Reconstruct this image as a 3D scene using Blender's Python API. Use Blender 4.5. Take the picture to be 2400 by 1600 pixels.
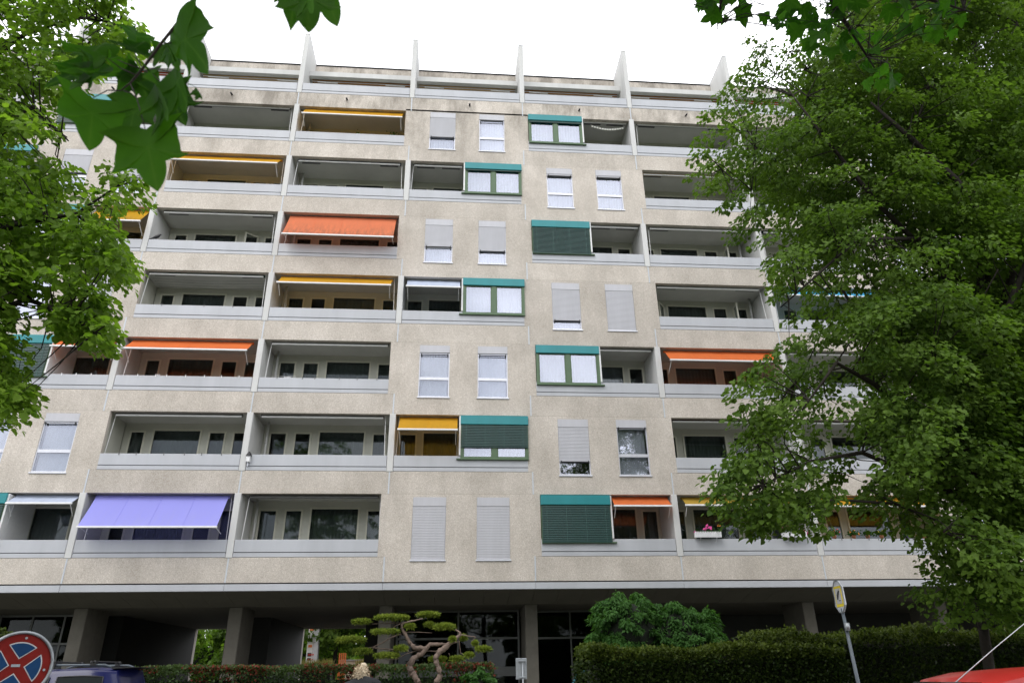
import bpy, bmesh, math, random
import numpy as np
from mathutils import Vector, Matrix

for o in list(bpy.data.objects):
    bpy.data.objects.remove(o, do_unlink=True)
SC = bpy.context.scene
COL = SC.collection
rnd = random.Random(7)

# ------------------------------------------------------------------ camera
EYE = 1.6
PITCH, ROLL, YAW = 0.4411, -0.0167, -0.0871
FPX = 1650.0                                   # focal length in pixels of a 2400 px wide frame
cam_data = bpy.data.cameras.new('camera')
cam_data.sensor_width = 36.0
cam_data.sensor_fit = 'HORIZONTAL'
cam_data.lens = 36.0 * FPX / 2400.0
cam_data.dof.use_dof = True
cam_data.dof.focus_distance = 27.0
cam_data.dof.aperture_fstop = 7.1
cam_data.clip_start = 0.05
cam_data.clip_end = 3000.0
cam = bpy.data.objects.new('camera', cam_data)
COL.objects.link(cam)
_c, _s = math.cos(YAW), math.sin(YAW)
_R = Vector((_c, _s, 0.0))
_H = Vector((-_s, _c, 0.0))
_FW = _H * math.cos(PITCH) + Vector((0, 0, 1)) * math.sin(PITCH)
_DN = -(Vector((0, 0, 1)) * math.cos(PITCH) - _H * math.sin(PITCH))
_cr, _sr = math.cos(ROLL), math.sin(ROLL)
_R2 = _R * _cr - _DN * _sr
_D2 = _R * _sr + _DN * _cr
M = Matrix.Identity(4)
for i in range(3):
    M[i][0], M[i][1], M[i][2] = _R2[i], -_D2[i], -_FW[i]
M[2][3] = EYE
cam.matrix_world = M
SC.camera = cam


def at(px, py, y):
    """World point on the vertical plane Y = y behind a position measured on the 2400 x 1600 photograph."""
    d = _FW + _R2 * ((px - 1200.0) / FPX) + _D2 * ((py - 800.0) / FPX)
    t = y / d.y
    return Vector((d.x * t, y, EYE + d.z * t))


# ------------------------------------------------------------------ sky, sun, exposure
world = bpy.data.worlds.new('World')
SC.world = world
world.use_nodes = True
wn, wl = world.node_tree.nodes, world.node_tree.links
wn.clear()
SUN_EL, SUN_AZ = math.radians(54), math.radians(215)     # overcast sun high behind the camera, to its left
w_out = wn.new('ShaderNodeOutputWorld')
w_bg = wn.new('ShaderNodeBackground')
w_sky = wn.new('ShaderNodeTexSky')
w_sky.sky_type = 'NISHITA'
w_sky.sun_disc = False
w_sky.sun_elevation = SUN_EL
w_sky.sun_rotation = SUN_AZ
w_sky.air_density = 1.0
w_sky.dust_density = 2.0
w_tc = wn.new('ShaderNodeTexCoord')
w_no = wn.new('ShaderNodeTexNoise')
w_no.inputs['Scale'].default_value = 2.2
w_no.inputs['Detail'].default_value = 6
w_cr = wn.new('ShaderNodeValToRGB')
w_cr.color_ramp.elements[0].position = 0.34
w_cr.color_ramp.elements[0].color = (0.36, 0.36, 0.36, 1)
w_cr.color_ramp.elements[1].position = 0.48
w_mix = wn.new('ShaderNodeMixRGB')
w_dk = wn.new('ShaderNodeTexNoise'); w_dk.inputs['Scale'].default_value = 1.6; w_dk.inputs['Detail'].default_value = 5
w_dr = wn.new('ShaderNodeValToRGB')
w_dr.color_ramp.elements[0].position, w_dr.color_ramp.elements[0].color = 0.36, (7.4, 7.7, 8.2, 1)     # thicker, greyer cloud
w_dr.color_ramp.elements[1].position, w_dr.color_ramp.elements[1].color = 0.56, (21.0, 21.2, 22.0, 1)  # bright cloud deck
wl.new(w_tc.outputs['Generated'], w_dk.inputs['Vector']); wl.new(w_dk.outputs['Fac'], w_dr.inputs['Fac']); wl.new(w_dr.outputs['Color'], w_mix.inputs['Color2'])
w_bg.inputs['Strength'].default_value = 0.1
wl.new(w_tc.outputs['Generated'], w_no.inputs['Vector'])
wl.new(w_no.outputs['Fac'], w_cr.inputs['Fac'])
wl.new(w_cr.outputs['Color'], w_mix.inputs['Fac'])
wl.new(w_sky.outputs['Color'], w_mix.inputs['Color1'])
wl.new(w_mix.outputs['Color'], w_bg.inputs['Color'])
wl.new(w_bg.outputs['Background'], w_out.inputs['Surface'])

sun_data = bpy.data.lights.new('sun', 'SUN')
sun_data.energy = 1.1
sun_data.angle = math.radians(28)
sun_data.color = (1.0, 0.965, 0.91)
sun = bpy.data.objects.new('sun', sun_data)
COL.objects.link(sun)
_sd = Vector((math.sin(SUN_AZ) * math.cos(SUN_EL), math.cos(SUN_AZ) * math.cos(SUN_EL), math.sin(SUN_EL)))
sun.rotation_euler = _sd.to_track_quat('Z', 'Y').to_euler()
sun.location = (0, 0, 60)

vs = SC.view_settings
vs.view_transform = 'Standard'
vs.look = 'None'
vs.exposure = 0.38
vs.gamma = 1.0
vs.use_curve_mapping = False
SC.cycles.use_denoising = True
SC.cycles.max_bounces = 8
SC.cycles.transparent_max_bounces = 12
SC.cycles.transmission_bounces = 6

# ------------------------------------------------------------------ helpers
WL = {}


def tag(o, label=None, cat=None, group=None, kind=None):
    if label: o['label'] = label
    if cat: o['category'] = cat
    if group: o['group'] = group
    if kind: o['kind'] = kind
    return o


def thing(name, loc, label, cat, group=None):
    o = bpy.data.objects.new(name, None)
    o.empty_display_size = 0.2
    COL.objects.link(o)
    o.location = loc
    WL[o.name] = Vector(loc)
    return tag(o, label, cat, group)


def link(name, mesh, parent=None, wloc=(0, 0, 0), kind=None, rot=None):
    o = bpy.data.objects.new(name, mesh)
    COL.objects.link(o)
    w = Vector(wloc)
    WL[o.name] = w
    if parent is not None:
        o.parent = parent
        o.location = w - WL[parent.name]
    else:
        o.location = w
    if rot: o.rotation_euler = rot
    if kind: o['kind'] = kind
    return o


class MB:
    """Collects verts and faces; build() makes one mesh object."""

    def __init__(self):
        self.v, self.f = [], []

    def add(self, vs_, fs_):
        n = len(self.v)
        self.v.extend([tuple(p) for p in vs_])
        self.f.extend([tuple(i + n for i in f) for f in fs_])
        return self

    def box(self, x0, x1, y0, y1, z0, z1):
        return self.add([(x0, y0, z0), (x1, y0, z0), (x1, y1, z0), (x0, y1, z0), (x0, y0, z1), (x1, y0, z1), (x1, y1, z1), (x0, y1, z1)],
                        [(0, 3, 2, 1), (4, 5, 6, 7), (0, 1, 5, 4), (1, 2, 6, 5), (2, 3, 7, 6), (3, 0, 4, 7)])

    def cbox(self, x0, x1, y0, y1, z0, z1, b):
        """Box with its four front (min y) edges chamfered by b."""
        v = [(x0 + b, y0, z0 + b), (x1 - b, y0, z0 + b), (x1 - b, y0, z1 - b), (x0 + b, y0, z1 - b),
             (x0, y0 + b, z0), (x1, y0 + b, z0), (x1, y0 + b, z1), (x0, y0 + b, z1),
             (x0, y1, z0), (x1, y1, z0), (x1, y1, z1), (x0, y1, z1)]
        return self.add(v, [(0, 1, 2, 3), (0, 4, 5, 1), (1, 5, 6, 2), (2, 6, 7, 3), (3, 7, 4, 0),
                            (4, 8, 9, 5), (5, 9, 10, 6), (6, 10, 11, 7), (7, 11, 8, 4), (9, 8, 11, 10)])

    def prism(self, poly, axis, a, b):
        """Extrude a 2-D polygon along axis ('x','y','z') from a to b."""
        n = len(poly)
        def p3(p, t):
            return (t, p[0], p[1]) if axis == 'x' else ((p[0], t, p[1]) if axis == 'y' else (p[0], p[1], t))
        v = [p3(p, a) for p in poly] + [p3(p, b) for p in poly]
        fs_ = [tuple(range(n - 1, -1, -1)), tuple(range(n, 2 * n))]
        for i in range(n):
            j = (i + 1) % n
            fs_.append((i, j, n + j, n + i))
        return self.add(v, fs_)

    def tube(self, pts, rad, n=6, cap=True):
        pts = [Vector(p) for p in pts]
        if not isinstance(rad, (list, tuple)): rad = [rad] * len(pts)
        base = len(self.v)
        up = Vector((0, 0, 1))
        for i, p in enumerate(pts):
            d = (pts[min(i + 1, len(pts) - 1)] - pts[max(i - 1, 0)])
            d = d.normalized() if d.length > 1e-9 else Vector((0, 0, 1))
            a = d.cross(up)
            if a.length < 0.05: a = d.cross(Vector((1, 0, 0)))
            a.normalize()
            b = d.cross(a)
            for k in range(n):
                t = 2 * math.pi * k / n
                self.v.append(tuple(p + (a * math.cos(t) + b * math.sin(t)) * rad[i]))
        for i in range(len(pts) - 1):
            for k in range(n):
                q = (k + 1) % n
                self.f.append((base + i * n + k, base + i * n + q, base + (i + 1) * n + q, base + (i + 1) * n + k))
        if cap:
            self.f.append(tuple(base + k for k in range(n - 1, -1, -1)))
            e = base + (len(pts) - 1) * n
            self.f.append(tuple(e + k for k in range(n)))
        return self

    def blob(self, c, rx, ry, rz, nu=10, nv=6, jit=0.0, rr=None):
        base = len(self.v)
        rr = rr or rnd
        self.v.append((c[0], c[1], c[2] - rz))
        for j in range(1, nv):
            ph = -math.pi / 2 + math.pi * j / nv
            for i in range(nu):
                t = 2 * math.pi * i / nu
                k = 1 + rr.uniform(-jit, jit)
                self.v.append((c[0] + rx * k * math.cos(ph) * math.cos(t), c[1] + ry * k * math.cos(ph) * math.sin(t), c[2] + rz * k * math.sin(ph)))
        self.v.append((c[0], c[1], c[2] + rz))
        top = len(self.v) - 1
        for i in range(nu):
            self.f.append((base, base + 1 + (i + 1) % nu, base + 1 + i))
            e = base + 1 + (nv - 2) * nu
            self.f.append((top, e + i, e + (i + 1) % nu))
        for j in range(nv - 2):
            for i in range(nu):
                a = base + 1 + j * nu
                self.f.append((a + i, a + (i + 1) % nu, a + nu + (i + 1) % nu, a + nu + i))
        return self

    def mesh(self, name, mat, smooth=False):
        me = bpy.data.meshes.new(name)
        me.from_pydata(self.v, [], self.f)
        if mat: me.materials.append(mat)
        if smooth:
            me.polygons.foreach_set('use_smooth', [True] * len(me.polygons))
        me.update()
        return me

    def build(self, name, mat, parent=None, smooth=False, kind=None):
        return link(name, self.mesh(name, mat, smooth), parent, (0, 0, 0), kind)


def grid_panel(xs, zs, solid, y0, y1):
    """Slab of cells in the XZ plane (thickness y0..y1); solid(xm, zm) says which cells exist."""
    m = MB()
    nx, nz = len(xs) - 1, len(zs) - 1
    g = [[solid((xs[i] + xs[i + 1]) / 2, (zs[j] + zs[j + 1]) / 2) for j in range(nz)] for i in range(nx)]
    def s(i, j): return 0 <= i < nx and 0 <= j < nz and g[i][j]
    for i in range(nx):
        for j in range(nz):
            if not g[i][j]: continue
            a, b, c, d = xs[i], xs[i + 1], zs[j], zs[j + 1]
            m.add([(a, y0, c), (b, y0, c), (b, y0, d), (a, y0, d)], [(0, 1, 2, 3)])
            m.add([(a, y1, c), (b, y1, c), (b, y1, d), (a, y1, d)], [(3, 2, 1, 0)])
            if not s(i - 1, j): m.add([(a, y0, c), (a, y1, c), (a, y1, d), (a, y0, d)], [(3, 2, 1, 0)])
            if not s(i + 1, j): m.add([(b, y0, c), (b, y1, c), (b, y1, d), (b, y0, d)], [(0, 1, 2, 3)])
            if not s(i, j - 1): m.add([(a, y0, c), (b, y0, c), (b, y1, c), (a, y1, c)], [(3, 2, 1, 0)])
            if not s(i, j + 1): m.add([(a, y0, d), (b, y0, d), (b, y1, d), (a, y1, d)], [(0, 1, 2, 3)])
    return m


# ------------------------------------------------------------------ materials
def new_mat(name):
    m = bpy.data.materials.new(name)
    m.use_nodes = True
    nt = m.node_tree
    nt.nodes.clear()
    out = nt.nodes.new('ShaderNodeOutputMaterial')
    return m, nt.nodes, nt.links, out


def plain(name, col, rough=0.6, metal=0.0, var=0.12, scale=6.0, bump=0.0, bscale=60.0, spec=0.5, coat=0.0, coord='Object', streak=False):
    """Principled with a gentle two-scale noise variation and optional fine bump."""
    m, n, l, out = new_mat(name)
    p = n.new('ShaderNodeBsdfPrincipled')
    tc = n.new('ShaderNodeTexCoord')
    vec = tc.outputs[coord]
    if streak:
        mp = n.new('ShaderNodeMapping')
        mp.inputs['Scale'].default_value = (1.0, 1.0, 0.16)
        l.new(vec, mp.inputs['Vector'])
        vec = mp.outputs['Vector']
    no = n.new('ShaderNodeTexNoise')
    no.inputs['Scale'].default_value = scale
    no.inputs['Detail'].default_value = 8
    no.inputs['Roughness'].default_value = 0.65
    l.new(vec, no.inputs['Vector'])
    cr = n.new('ShaderNodeValToRGB')
    cr.color_ramp.elements[0].position = 0.3
    cr.color_ramp.elements[1].position = 0.7
    cr.color_ramp.elements[0].color = (*[c * (1 - var) for c in col], 1)
    cr.color_ramp.elements[1].color = (*[min(1, c * (1 + var)) for c in col], 1)
    l.new(no.outputs['Fac'], cr.inputs['Fac'])
    l.new(cr.outputs['Color'], p.inputs['Base Color'])
    p.inputs['Roughness'].default_value = rough
    p.inputs['Metallic'].default_value = metal
    p.inputs['Specular IOR Level'].default_value = spec
    p.inputs['Coat Weight'].default_value = coat
    p.inputs['Coat Roughness'].default_value = 0.04
    if bump:
        nb = n.new('ShaderNodeTexNoise')
        nb.inputs['Scale'].default_value = bscale
        nb.inputs['Detail'].default_value = 4
        l.new(tc.outputs[coord], nb.inputs['Vector'])
        bp = n.new('ShaderNodeBump')
        bp.inputs['Strength'].default_value = bump
        bp.inputs['Distance'].default_value = 0.02
        l.new(nb.outputs['Fac'], bp.inputs['Height'])
        l.new(bp.outputs['Normal'], p.inputs['Normal'])
    l.new(p.outputs['BSDF'], out.inputs['Surface'])
    return m


def concrete_mat():
    """Washed pebble concrete: pebbles by voronoi, soft blotches, rain-dark weathering near the roof."""
    m, n, l, out = new_mat('washed_concrete')
    p = n.new('ShaderNodeBsdfPrincipled')
    p.inputs['Roughness'].default_value = 0.9
    p.inputs['Specular IOR Level'].default_value = 0.2
    tc = n.new('ShaderNodeTexCoord')
    vo = n.new('ShaderNodeTexVoronoi'); vo.inputs['Scale'].default_value = 48
    l.new(tc.outputs['Object'], vo.inputs['Vector'])
    sx = n.new('ShaderNodeSeparateColor'); l.new(vo.outputs['Color'], sx.inputs['Color'])
    cr = n.new('ShaderNodeValToRGB')
    e = cr.color_ramp.elements
    e[0].position, e[0].color = 0.0, (0.440, 0.396, 0.350, 1)
    e[1].position, e[1].color = 1.0, (0.650, 0.602, 0.552, 1)
    k = e.new(0.3); k.color = (0.515, 0.468, 0.420, 1)
    k = e.new(0.75); k.color = (0.556, 0.515, 0.472, 1)
    l.new(sx.outputs['Red'], cr.inputs['Fac'])
    big = n.new('ShaderNodeTexNoise'); big.inputs['Scale'].default_value = 0.9; big.inputs['Detail'].default_value = 7
    l.new(tc.outputs['Object'], big.inputs['Vector'])
    bcr = n.new('ShaderNodeValToRGB')
    bcr.color_ramp.elements[0].position, bcr.color_ramp.elements[0].color = 0.28, (0.86, 0.85, 0.825, 1)
    bcr.color_ramp.elements[1].position, bcr.color_ramp.elements[1].color = 0.7, (1.06, 1.055, 1.04, 1)
    l.new(big.outputs['Fac'], bcr.inputs['Fac'])
    mul = n.new('ShaderNodeMixRGB'); mul.blend_type = 'MULTIPLY'; mul.inputs['Fac'].default_value = 1
    l.new(cr.outputs['Color'], mul.inputs['Color1']); l.new(bcr.outputs['Color'], mul.inputs['Color2'])
    oi = n.new('ShaderNodeObjectInfo')          # castings differ a little from panel to panel
    om = n.new('ShaderNodeMapRange'); om.inputs['To Min'].default_value = 0.93; om.inputs['To Max'].default_value = 1.05
    l.new(oi.outputs['Random'], om.inputs['Value'])
    hv = n.new('ShaderNodeHueSaturation'); l.new(om.outputs['Result'], hv.inputs['Value']); l.new(mul.outputs['Color'], hv.inputs['Color'])
    # soot and lichen streaks, strongest in the uppermost storey
    mp = n.new('ShaderNodeMapping'); mp.inputs['Scale'].default_value = (1.0, 1.0, 0.35)
    l.new(tc.outputs['Object'], mp.inputs['Vector'])
    st = n.new('ShaderNodeTexNoise'); st.inputs['Scale'].default_value = 1.15; st.inputs['Detail'].default_value = 9; st.inputs['Roughness'].default_value = 0.7
    l.new(mp.outputs['Vector'], st.inputs['Vector'])
    sr = n.new('ShaderNodeValToRGB')
    sr.color_ramp.elements[0].position, sr.color_ramp.elements[0].color = 0.42, (0, 0, 0, 1)
    sr.color_ramp.elements[1].position, sr.color_ramp.elements[1].color = 0.62, (1, 1, 1, 1)
    l.new(st.outputs['Fac'], sr.inputs['Fac'])
    sep = n.new('ShaderNodeSeparateXYZ'); l.new(tc.outputs['Object'], sep.inputs['Vector'])
    mr = n.new('ShaderNodeMapRange')
    mr.inputs['From Min'].default_value = 20.5; mr.inputs['From Max'].default_value = 24.8
    mr.inputs['To Min'].default_value = 0.20; mr.inputs['To Max'].default_value = 0.75
    l.new(sep.outputs['Z'], mr.inputs['Value'])
    mm = n.new('ShaderNodeMath'); mm.operation = 'MULTIPLY'
    l.new(sr.outputs['Color'], mm.inputs[0]); l.new(mr.outputs['Result'], mm.inputs[1])
    mx = n.new('ShaderNodeMixRGB'); mx.inputs['Color2'].default_value = (0.17, 0.15, 0.125, 1)
    l.new(mm.outputs['Value'], mx.inputs['Fac']); l.new(hv.outputs['Color'], mx.inputs['Color1'])
    l.new(mx.outputs['Color'], p.inputs['Base Color'])
    bp = n.new('ShaderNodeBump'); bp.inputs['Strength'].default_value = 0.3; bp.inputs['Distance'].default_value = 0.012
    l.new(vo.outputs['Distance'], bp.inputs['Height']); l.new(bp.outputs['Normal'], p.inputs['Normal'])
    l.new(p.outputs['BSDF'], out.inputs['Surface'])
    return m


def glass_mat(name, tint=(0.9, 0.93, 1.0), refl=1.9, trans=(0.75, 0.78, 0.78)):
    """Thin window glass: Fresnel mix of mirror and see-through."""
    m, n, l, out = new_mat(name)
    fr = n.new('ShaderNodeFresnel'); fr.inputs['IOR'].default_value = refl
    ge = n.new('ShaderNodeNewGeometry')        # the far face of the pane is left from inside: keep its Fresnel that of air to glass
    io = n.new('ShaderNodeMapRange'); io.inputs['To Min'].default_value = refl; io.inputs['To Max'].default_value = 1.0 / refl
    l.new(ge.outputs['Backfacing'], io.inputs['Value']); l.new(io.outputs['Result'], fr.inputs['IOR'])
    g = n.new('ShaderNodeBsdfGlossy'); g.inputs['Color'].default_value = (*tint, 1); g.inputs['Roughness'].default_value = 0.02
    t = n.new('ShaderNodeBsdfTransparent'); t.inputs['Color'].default_value = (*trans, 1)
    mx = n.new('ShaderNodeMixShader')
    tc = n.new('ShaderNodeTexCoord')
    no = n.new('ShaderNodeTexNoise'); no.inputs['Scale'].default_value = 1.7
    l.new(tc.outputs['Object'], no.inputs['Vector'])
    bp = n.new('ShaderNodeBump'); bp.inputs['Strength'].default_value = 0.05; bp.inputs['Distance'].default_value = 0.02
    l.new(no.outputs['Fac'], bp.inputs['Height']); l.new(bp.outputs['Normal'], g.inputs['Normal'])
    l.new(fr.outputs['Fac'], mx.inputs['Fac']); l.new(t.outputs['BSDF'], mx.inputs[1]); l.new(g.outputs['BSDF'], mx.inputs[2])
    l.new(mx.outputs['Shader'], out.inputs['Surface'])
    return m


def fabric_mat(name, col, dirt=0.0, trans=0.45, dirtcol=(0.16, 0.12, 0.09)):
    """Awning cloth: diffuse plus light passing through, sewn stripes of dirt where asked."""
    m, n, l, out = new_mat(name)
    tc = n.new('ShaderNodeTexCoord')
    mp = n.new('ShaderNodeMapping'); mp.inputs['Scale'].default_value = (3.5, 1.0, 0.7)
    l.new(tc.outputs['Object'], mp.inputs['Vector'])
    no = n.new('ShaderNodeTexNoise'); no.inputs['Scale'].default_value = 2.2; no.inputs['Detail'].default_value = 8; no.inputs['Roughness'].default_value = 0.7
    l.new(mp.outputs['Vector'], no.inputs['Vector'])
    gen = n.new('ShaderNodeSeparateXYZ'); l.new(tc.outputs['Generated'], gen.inputs['Vector'])
    inv = n.new('ShaderNodeMath'); inv.operation = 'SUBTRACT'; inv.inputs[0].default_value = 1.15
    l.new(gen.outputs['Z'], inv.inputs[1])
    pw = n.new('ShaderNodeMath'); pw.operation = 'POWER'; pw.inputs[1].default_value = 2.0; l.new(inv.outputs[0], pw.inputs[0])
    cr = n.new('ShaderNodeValToRGB'); cr.color_ramp.elements[0].position = 0.30; cr.color_ramp.elements[1].position = 0.72
    l.new(no.outputs['Fac'], cr.inputs['Fac'])
    mu = n.new('ShaderNodeMath'); mu.operation = 'MULTIPLY'; l.new(cr.outputs['Color'], mu.inputs[0]); l.new(pw.outputs[0], mu.inputs[1])
    mu2 = n.new('ShaderNodeMath'); mu2.operation = 'MULTIPLY'; mu2.inputs[1].default_value = dirt; l.new(mu.outputs[0], mu2.inputs[0])
    mx = n.new('ShaderNodeMixRGB'); mx.inputs['Color1'].default_value = (*col, 1); mx.inputs['Color2'].default_value = (*dirtcol, 1)
    l.new(mu2.outputs[0], mx.inputs['Fac'])
    d = n.new('ShaderNodeBsdfDiffuse'); t = n.new('ShaderNodeBsdfTranslucent')
    l.new(mx.outputs['Color'], d.inputs['Color']); l.new(mx.outputs['Color'], t.inputs['Color'])
    ms = n.new('ShaderNodeMixShader'); ms.inputs['Fac'].default_value = trans
    l.new(d.outputs['BSDF'], ms.inputs[1]); l.new(t.outputs['BSDF'], ms.inputs[2]); l.new(ms.outputs['Shader'], out.inputs['Surface'])
    return m


def leaf_mat(name, c0, c1, trans=0.4, tcol=None, gloss=0.12, scale=1.3, nz=0.5):
    """Leaf: per-leaf colour attribute 'tint' blends two greens; light passes through."""
    m, n, l, out = new_mat(name)
    a = n.new('ShaderNodeAttribute'); a.attribute_name = 'tint'
    tc = n.new('ShaderNodeTexCoord')
    no = n.new('ShaderNodeTexNoise'); no.inputs['Scale'].default_value = scale; no.inputs['Detail'].default_value = 3
    l.new(tc.outputs['Object'], no.inputs['Vector'])
    ad = n.new('ShaderNodeMath'); ad.operation = 'MULTIPLY_ADD'; ad.inputs[1].default_value = 0.55
    l.new(a.outputs['Fac'], ad.inputs[0])
    mu = n.new('ShaderNodeMath'); mu.operation = 'MULTIPLY'; mu.inputs[1].default_value = nz; l.new(no.outputs['Fac'], mu.inputs[0])
    l.new(mu.outputs[0], ad.inputs[2])
    mx = n.new('ShaderNodeMixRGB'); mx.inputs['Color1'].default_value = (*c0, 1); mx.inputs['Color2'].default_value = (*c1, 1)
    l.new(ad.outputs[0], mx.inputs['Fac'])
    d = n.new('ShaderNodeBsdfPrincipled'); d.inputs['Roughness'].default_value = 0.5; d.inputs['Specular IOR Level'].default_value = gloss
    l.new(mx.outputs['Color'], d.inputs['Base Color'])
    t = n.new('ShaderNodeBsdfTranslucent')
    tm = n.new('ShaderNodeMixRGB'); tm.blend_type = 'MULTIPLY'; tm.inputs['Fac'].default_value = 1
    tm.inputs['Color2'].default_value = (*(tcol or (1.5, 1.7, 0.7)), 1)
    l.new(mx.outputs['Color'], tm.inputs['Color1']); l.new(tm.outputs['Color'], t.inputs['Color'])
    ms = n.new('ShaderNodeMixShader'); ms.inputs['Fac'].default_value = trans
    l.new(d.outputs['BSDF'], ms.inputs[1]); l.new(t.outputs['BSDF'], ms.inputs[2]); l.new(ms.outputs['Shader'], out.inputs['Surface'])
    return m


MT = {}
MT['concrete'] = concrete_mat()
MT['apron'] = plain('grey_painted_metal', (0.425, 0.437, 0.465), 0.5, var=0.08, scale=1.2, spec=0.4, streak=True)
MT['fin'] = plain('painted_fin', (0.55, 0.55, 0.54), 0.75, var=0.10, scale=1.4, bump=0.1, spec=0.3, streak=True)
MT['strip'] = plain('joint_strip', (0.50, 0.53, 0.57), 0.6, var=0.10, scale=3)
MT['plaster'] = plain('cream_plaster', (0.52, 0.52, 0.46), 0.85, var=0.07, scale=1.2, bump=0.08, spec=0.2)
MT['ceiling'] = plain('balcony_ceiling', (0.56, 0.56, 0.53), 0.9, var=0.08, scale=0.8, spec=0.15)
MT['frame_cream'] = plain('cream_window_frame', (0.60, 0.59, 0.50), 0.45, var=0.05)
MT['alu'] = plain('aluminium', (0.62, 0.63, 0.68), 0.35, metal=0.3, var=0.06)
MT['shutter'] = plain('grey_shutter', (0.46, 0.46, 0.49), 0.5, var=0.07, scale=2.5, streak=True)
MT['teal'] = plain('teal_sheet', (0.010, 0.205, 0.225), 0.45, var=0.08, scale=2.0, streak=True)
MT['green_frame'] = plain('green_window_frame', (0.070, 0.125, 0.060), 0.45, var=0.07)
MT['blind'] = plain('dark_green_slats', (0.007, 0.044, 0.038), 0.42, var=0.12, scale=4)
MT['white_metal'] = plain('white_metal', (0.72, 0.72, 0.72), 0.4, var=0.05)
MT['black_metal'] = plain('black_metal', (0.015, 0.015, 0.017), 0.45, var=0.1)
MT['dark_room'] = plain('interior_wall', (0.30, 0.29, 0.27), 0.9, var=0.1, scale=0.7)
MT['curtain'] = plain('curtain_cloth', (0.56, 0.57, 0.60), 0.9, var=0.05, scale=3)
MT['curtain_dim'] = plain('grey_net_curtain', (0.30, 0.325, 0.315), 0.9, var=0.12, scale=5)
MT['glass'] = glass_mat('window_glass', (0.85, 0.87, 1.0), 2.55, (0.84, 0.86, 0.87))
MT['glass_dark'] = glass_mat('balcony_glass', (0.9, 0.95, 1.0), 1.5, (0.62, 0.65, 0.65))
MT['roof'] = plain('roof_gravel', (0.25, 0.24, 0.22), 0.9, var=0.2, scale=8)
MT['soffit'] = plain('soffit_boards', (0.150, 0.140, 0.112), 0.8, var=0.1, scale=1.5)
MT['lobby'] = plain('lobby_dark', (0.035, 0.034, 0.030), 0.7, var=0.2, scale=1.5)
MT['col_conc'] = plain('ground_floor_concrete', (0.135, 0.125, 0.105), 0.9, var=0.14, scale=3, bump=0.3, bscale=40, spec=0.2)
MT['bark'] = plain('bark', (0.026, 0.022, 0.018), 0.9, var=0.35, scale=14, bump=0.6, bscale=30, spec=0.2)
MT['pine_bark'] = plain('pine_bark', (0.21, 0.155, 0.128), 0.9, var=0.35, scale=18, bump=0.6, bscale=40, spec=0.2)
MT['rubber'] = plain('rubber', (0.02, 0.02, 0.02), 0.8)
# ------------------------------------------------------------------ ground
D = 23.68                      # facade plane
BW = 4.8714                    # bay width
ZB0, FH = 5.076, 2.8           # foot of the lowest apron, storey height
BACK = 25.25                   # balcony rear wall
REAR = 37.0                    # rear facade
K0, K1 = -2, 8                 # bays -2 .. 7


def LX(j): return -11.9098 + BW * j
def ZB(i): return ZB0 + FH * i


MT['asphalt'] = plain('asphalt', (0.055, 0.055, 0.057), 0.9, var=0.25, scale=3, bump=0.5, bscale=120, spec=0.3)
MT['paving'] = plain('paving_concrete', (0.27, 0.26, 0.245), 0.9, var=0.12, scale=2, bump=0.3, bscale=60)
MT['kerbstone'] = plain('kerb_granite', (0.33, 0.32, 0.31), 0.8, var=0.2, scale=20)
MT['soil'] = plain('grass_soil', (0.07, 0.085, 0.035), 0.95, var=0.4, scale=5, bump=0.6, bscale=40)
MT['forecourt'] = plain('dark_paving', (0.09, 0.087, 0.08), 0.9, var=0.15, scale=2, bump=0.3, bscale=60)
MT['paint'] = plain('road_paint', (0.72, 0.72, 0.70), 0.7, var=0.1, scale=10)


def sheet(name, x0, x1, y0, y1, z, mat):
    o = MB().add([(x0, y0, z), (x1, y0, z), (x1, y1, z), (x0, y1, z)], [(0, 1, 2, 3)]).build(name, mat)
    o['kind'] = 'structure'
    return o


sheet('ground', -600, 600, -600, 900, 0.0, MT['soil'])
sheet('road', -300, 300, 4.6, 8.9, 0.004, MT['asphalt'])
_pv = MB().box(-300, 300, 0.0 - 6.0, 4.45, 0.0, 0.12).build('pavement', MT['paving']); _pv['kind'] = 'structure'
_pv = MB().box(-300, 300, 9.06, 12.3, 0.0, 0.12).build('pavement', MT['paving']); _pv['kind'] = 'structure'
_k = MB().cbox(-300, 300, 4.46, 4.6, 0.0, 0.125, 0.02).build('kerb', MT['kerbstone']); _k['kind'] = 'structure'
_k = MB().cbox(-300, 300, 8.9, 9.045, 0.0, 0.125, 0.02).build('kerb', MT['kerbstone']); _k['kind'] = 'structure'
sheet('forecourt', -60, 60, 21.0, 60.0, 0.008, MT['forecourt'])
sheet('parking_lane', -60, -2.6, 12.32, 17.4, 0.006, MT['asphalt'])
for i in range(-14, 15):
    sheet('lane_marking', i * 4.0, i * 4.0 + 2.0, 6.7, 6.82, 0.008, MT['paint'])

# ------------------------------------------------------------------ apartment building
BX0, BX1 = LX(K0), LX(K1)
house = thing('apartment_building', ((BX0 + BX1) / 2, D, 0), 'long grey pebble-concrete apartment block with stacked balconies and roof fins', 'building')


def bay_type(row, k):
    m = k % 4
    if m in (0, 1): return 'balcony'
    if m == 2: return 'wall' if row % 2 == 0 else 'half_left'      # half_left: balcony left, glazed box right
    return 'half_right' if row % 2 == 0 else 'wall'                # half_right: glazed box left, balcony right


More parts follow.
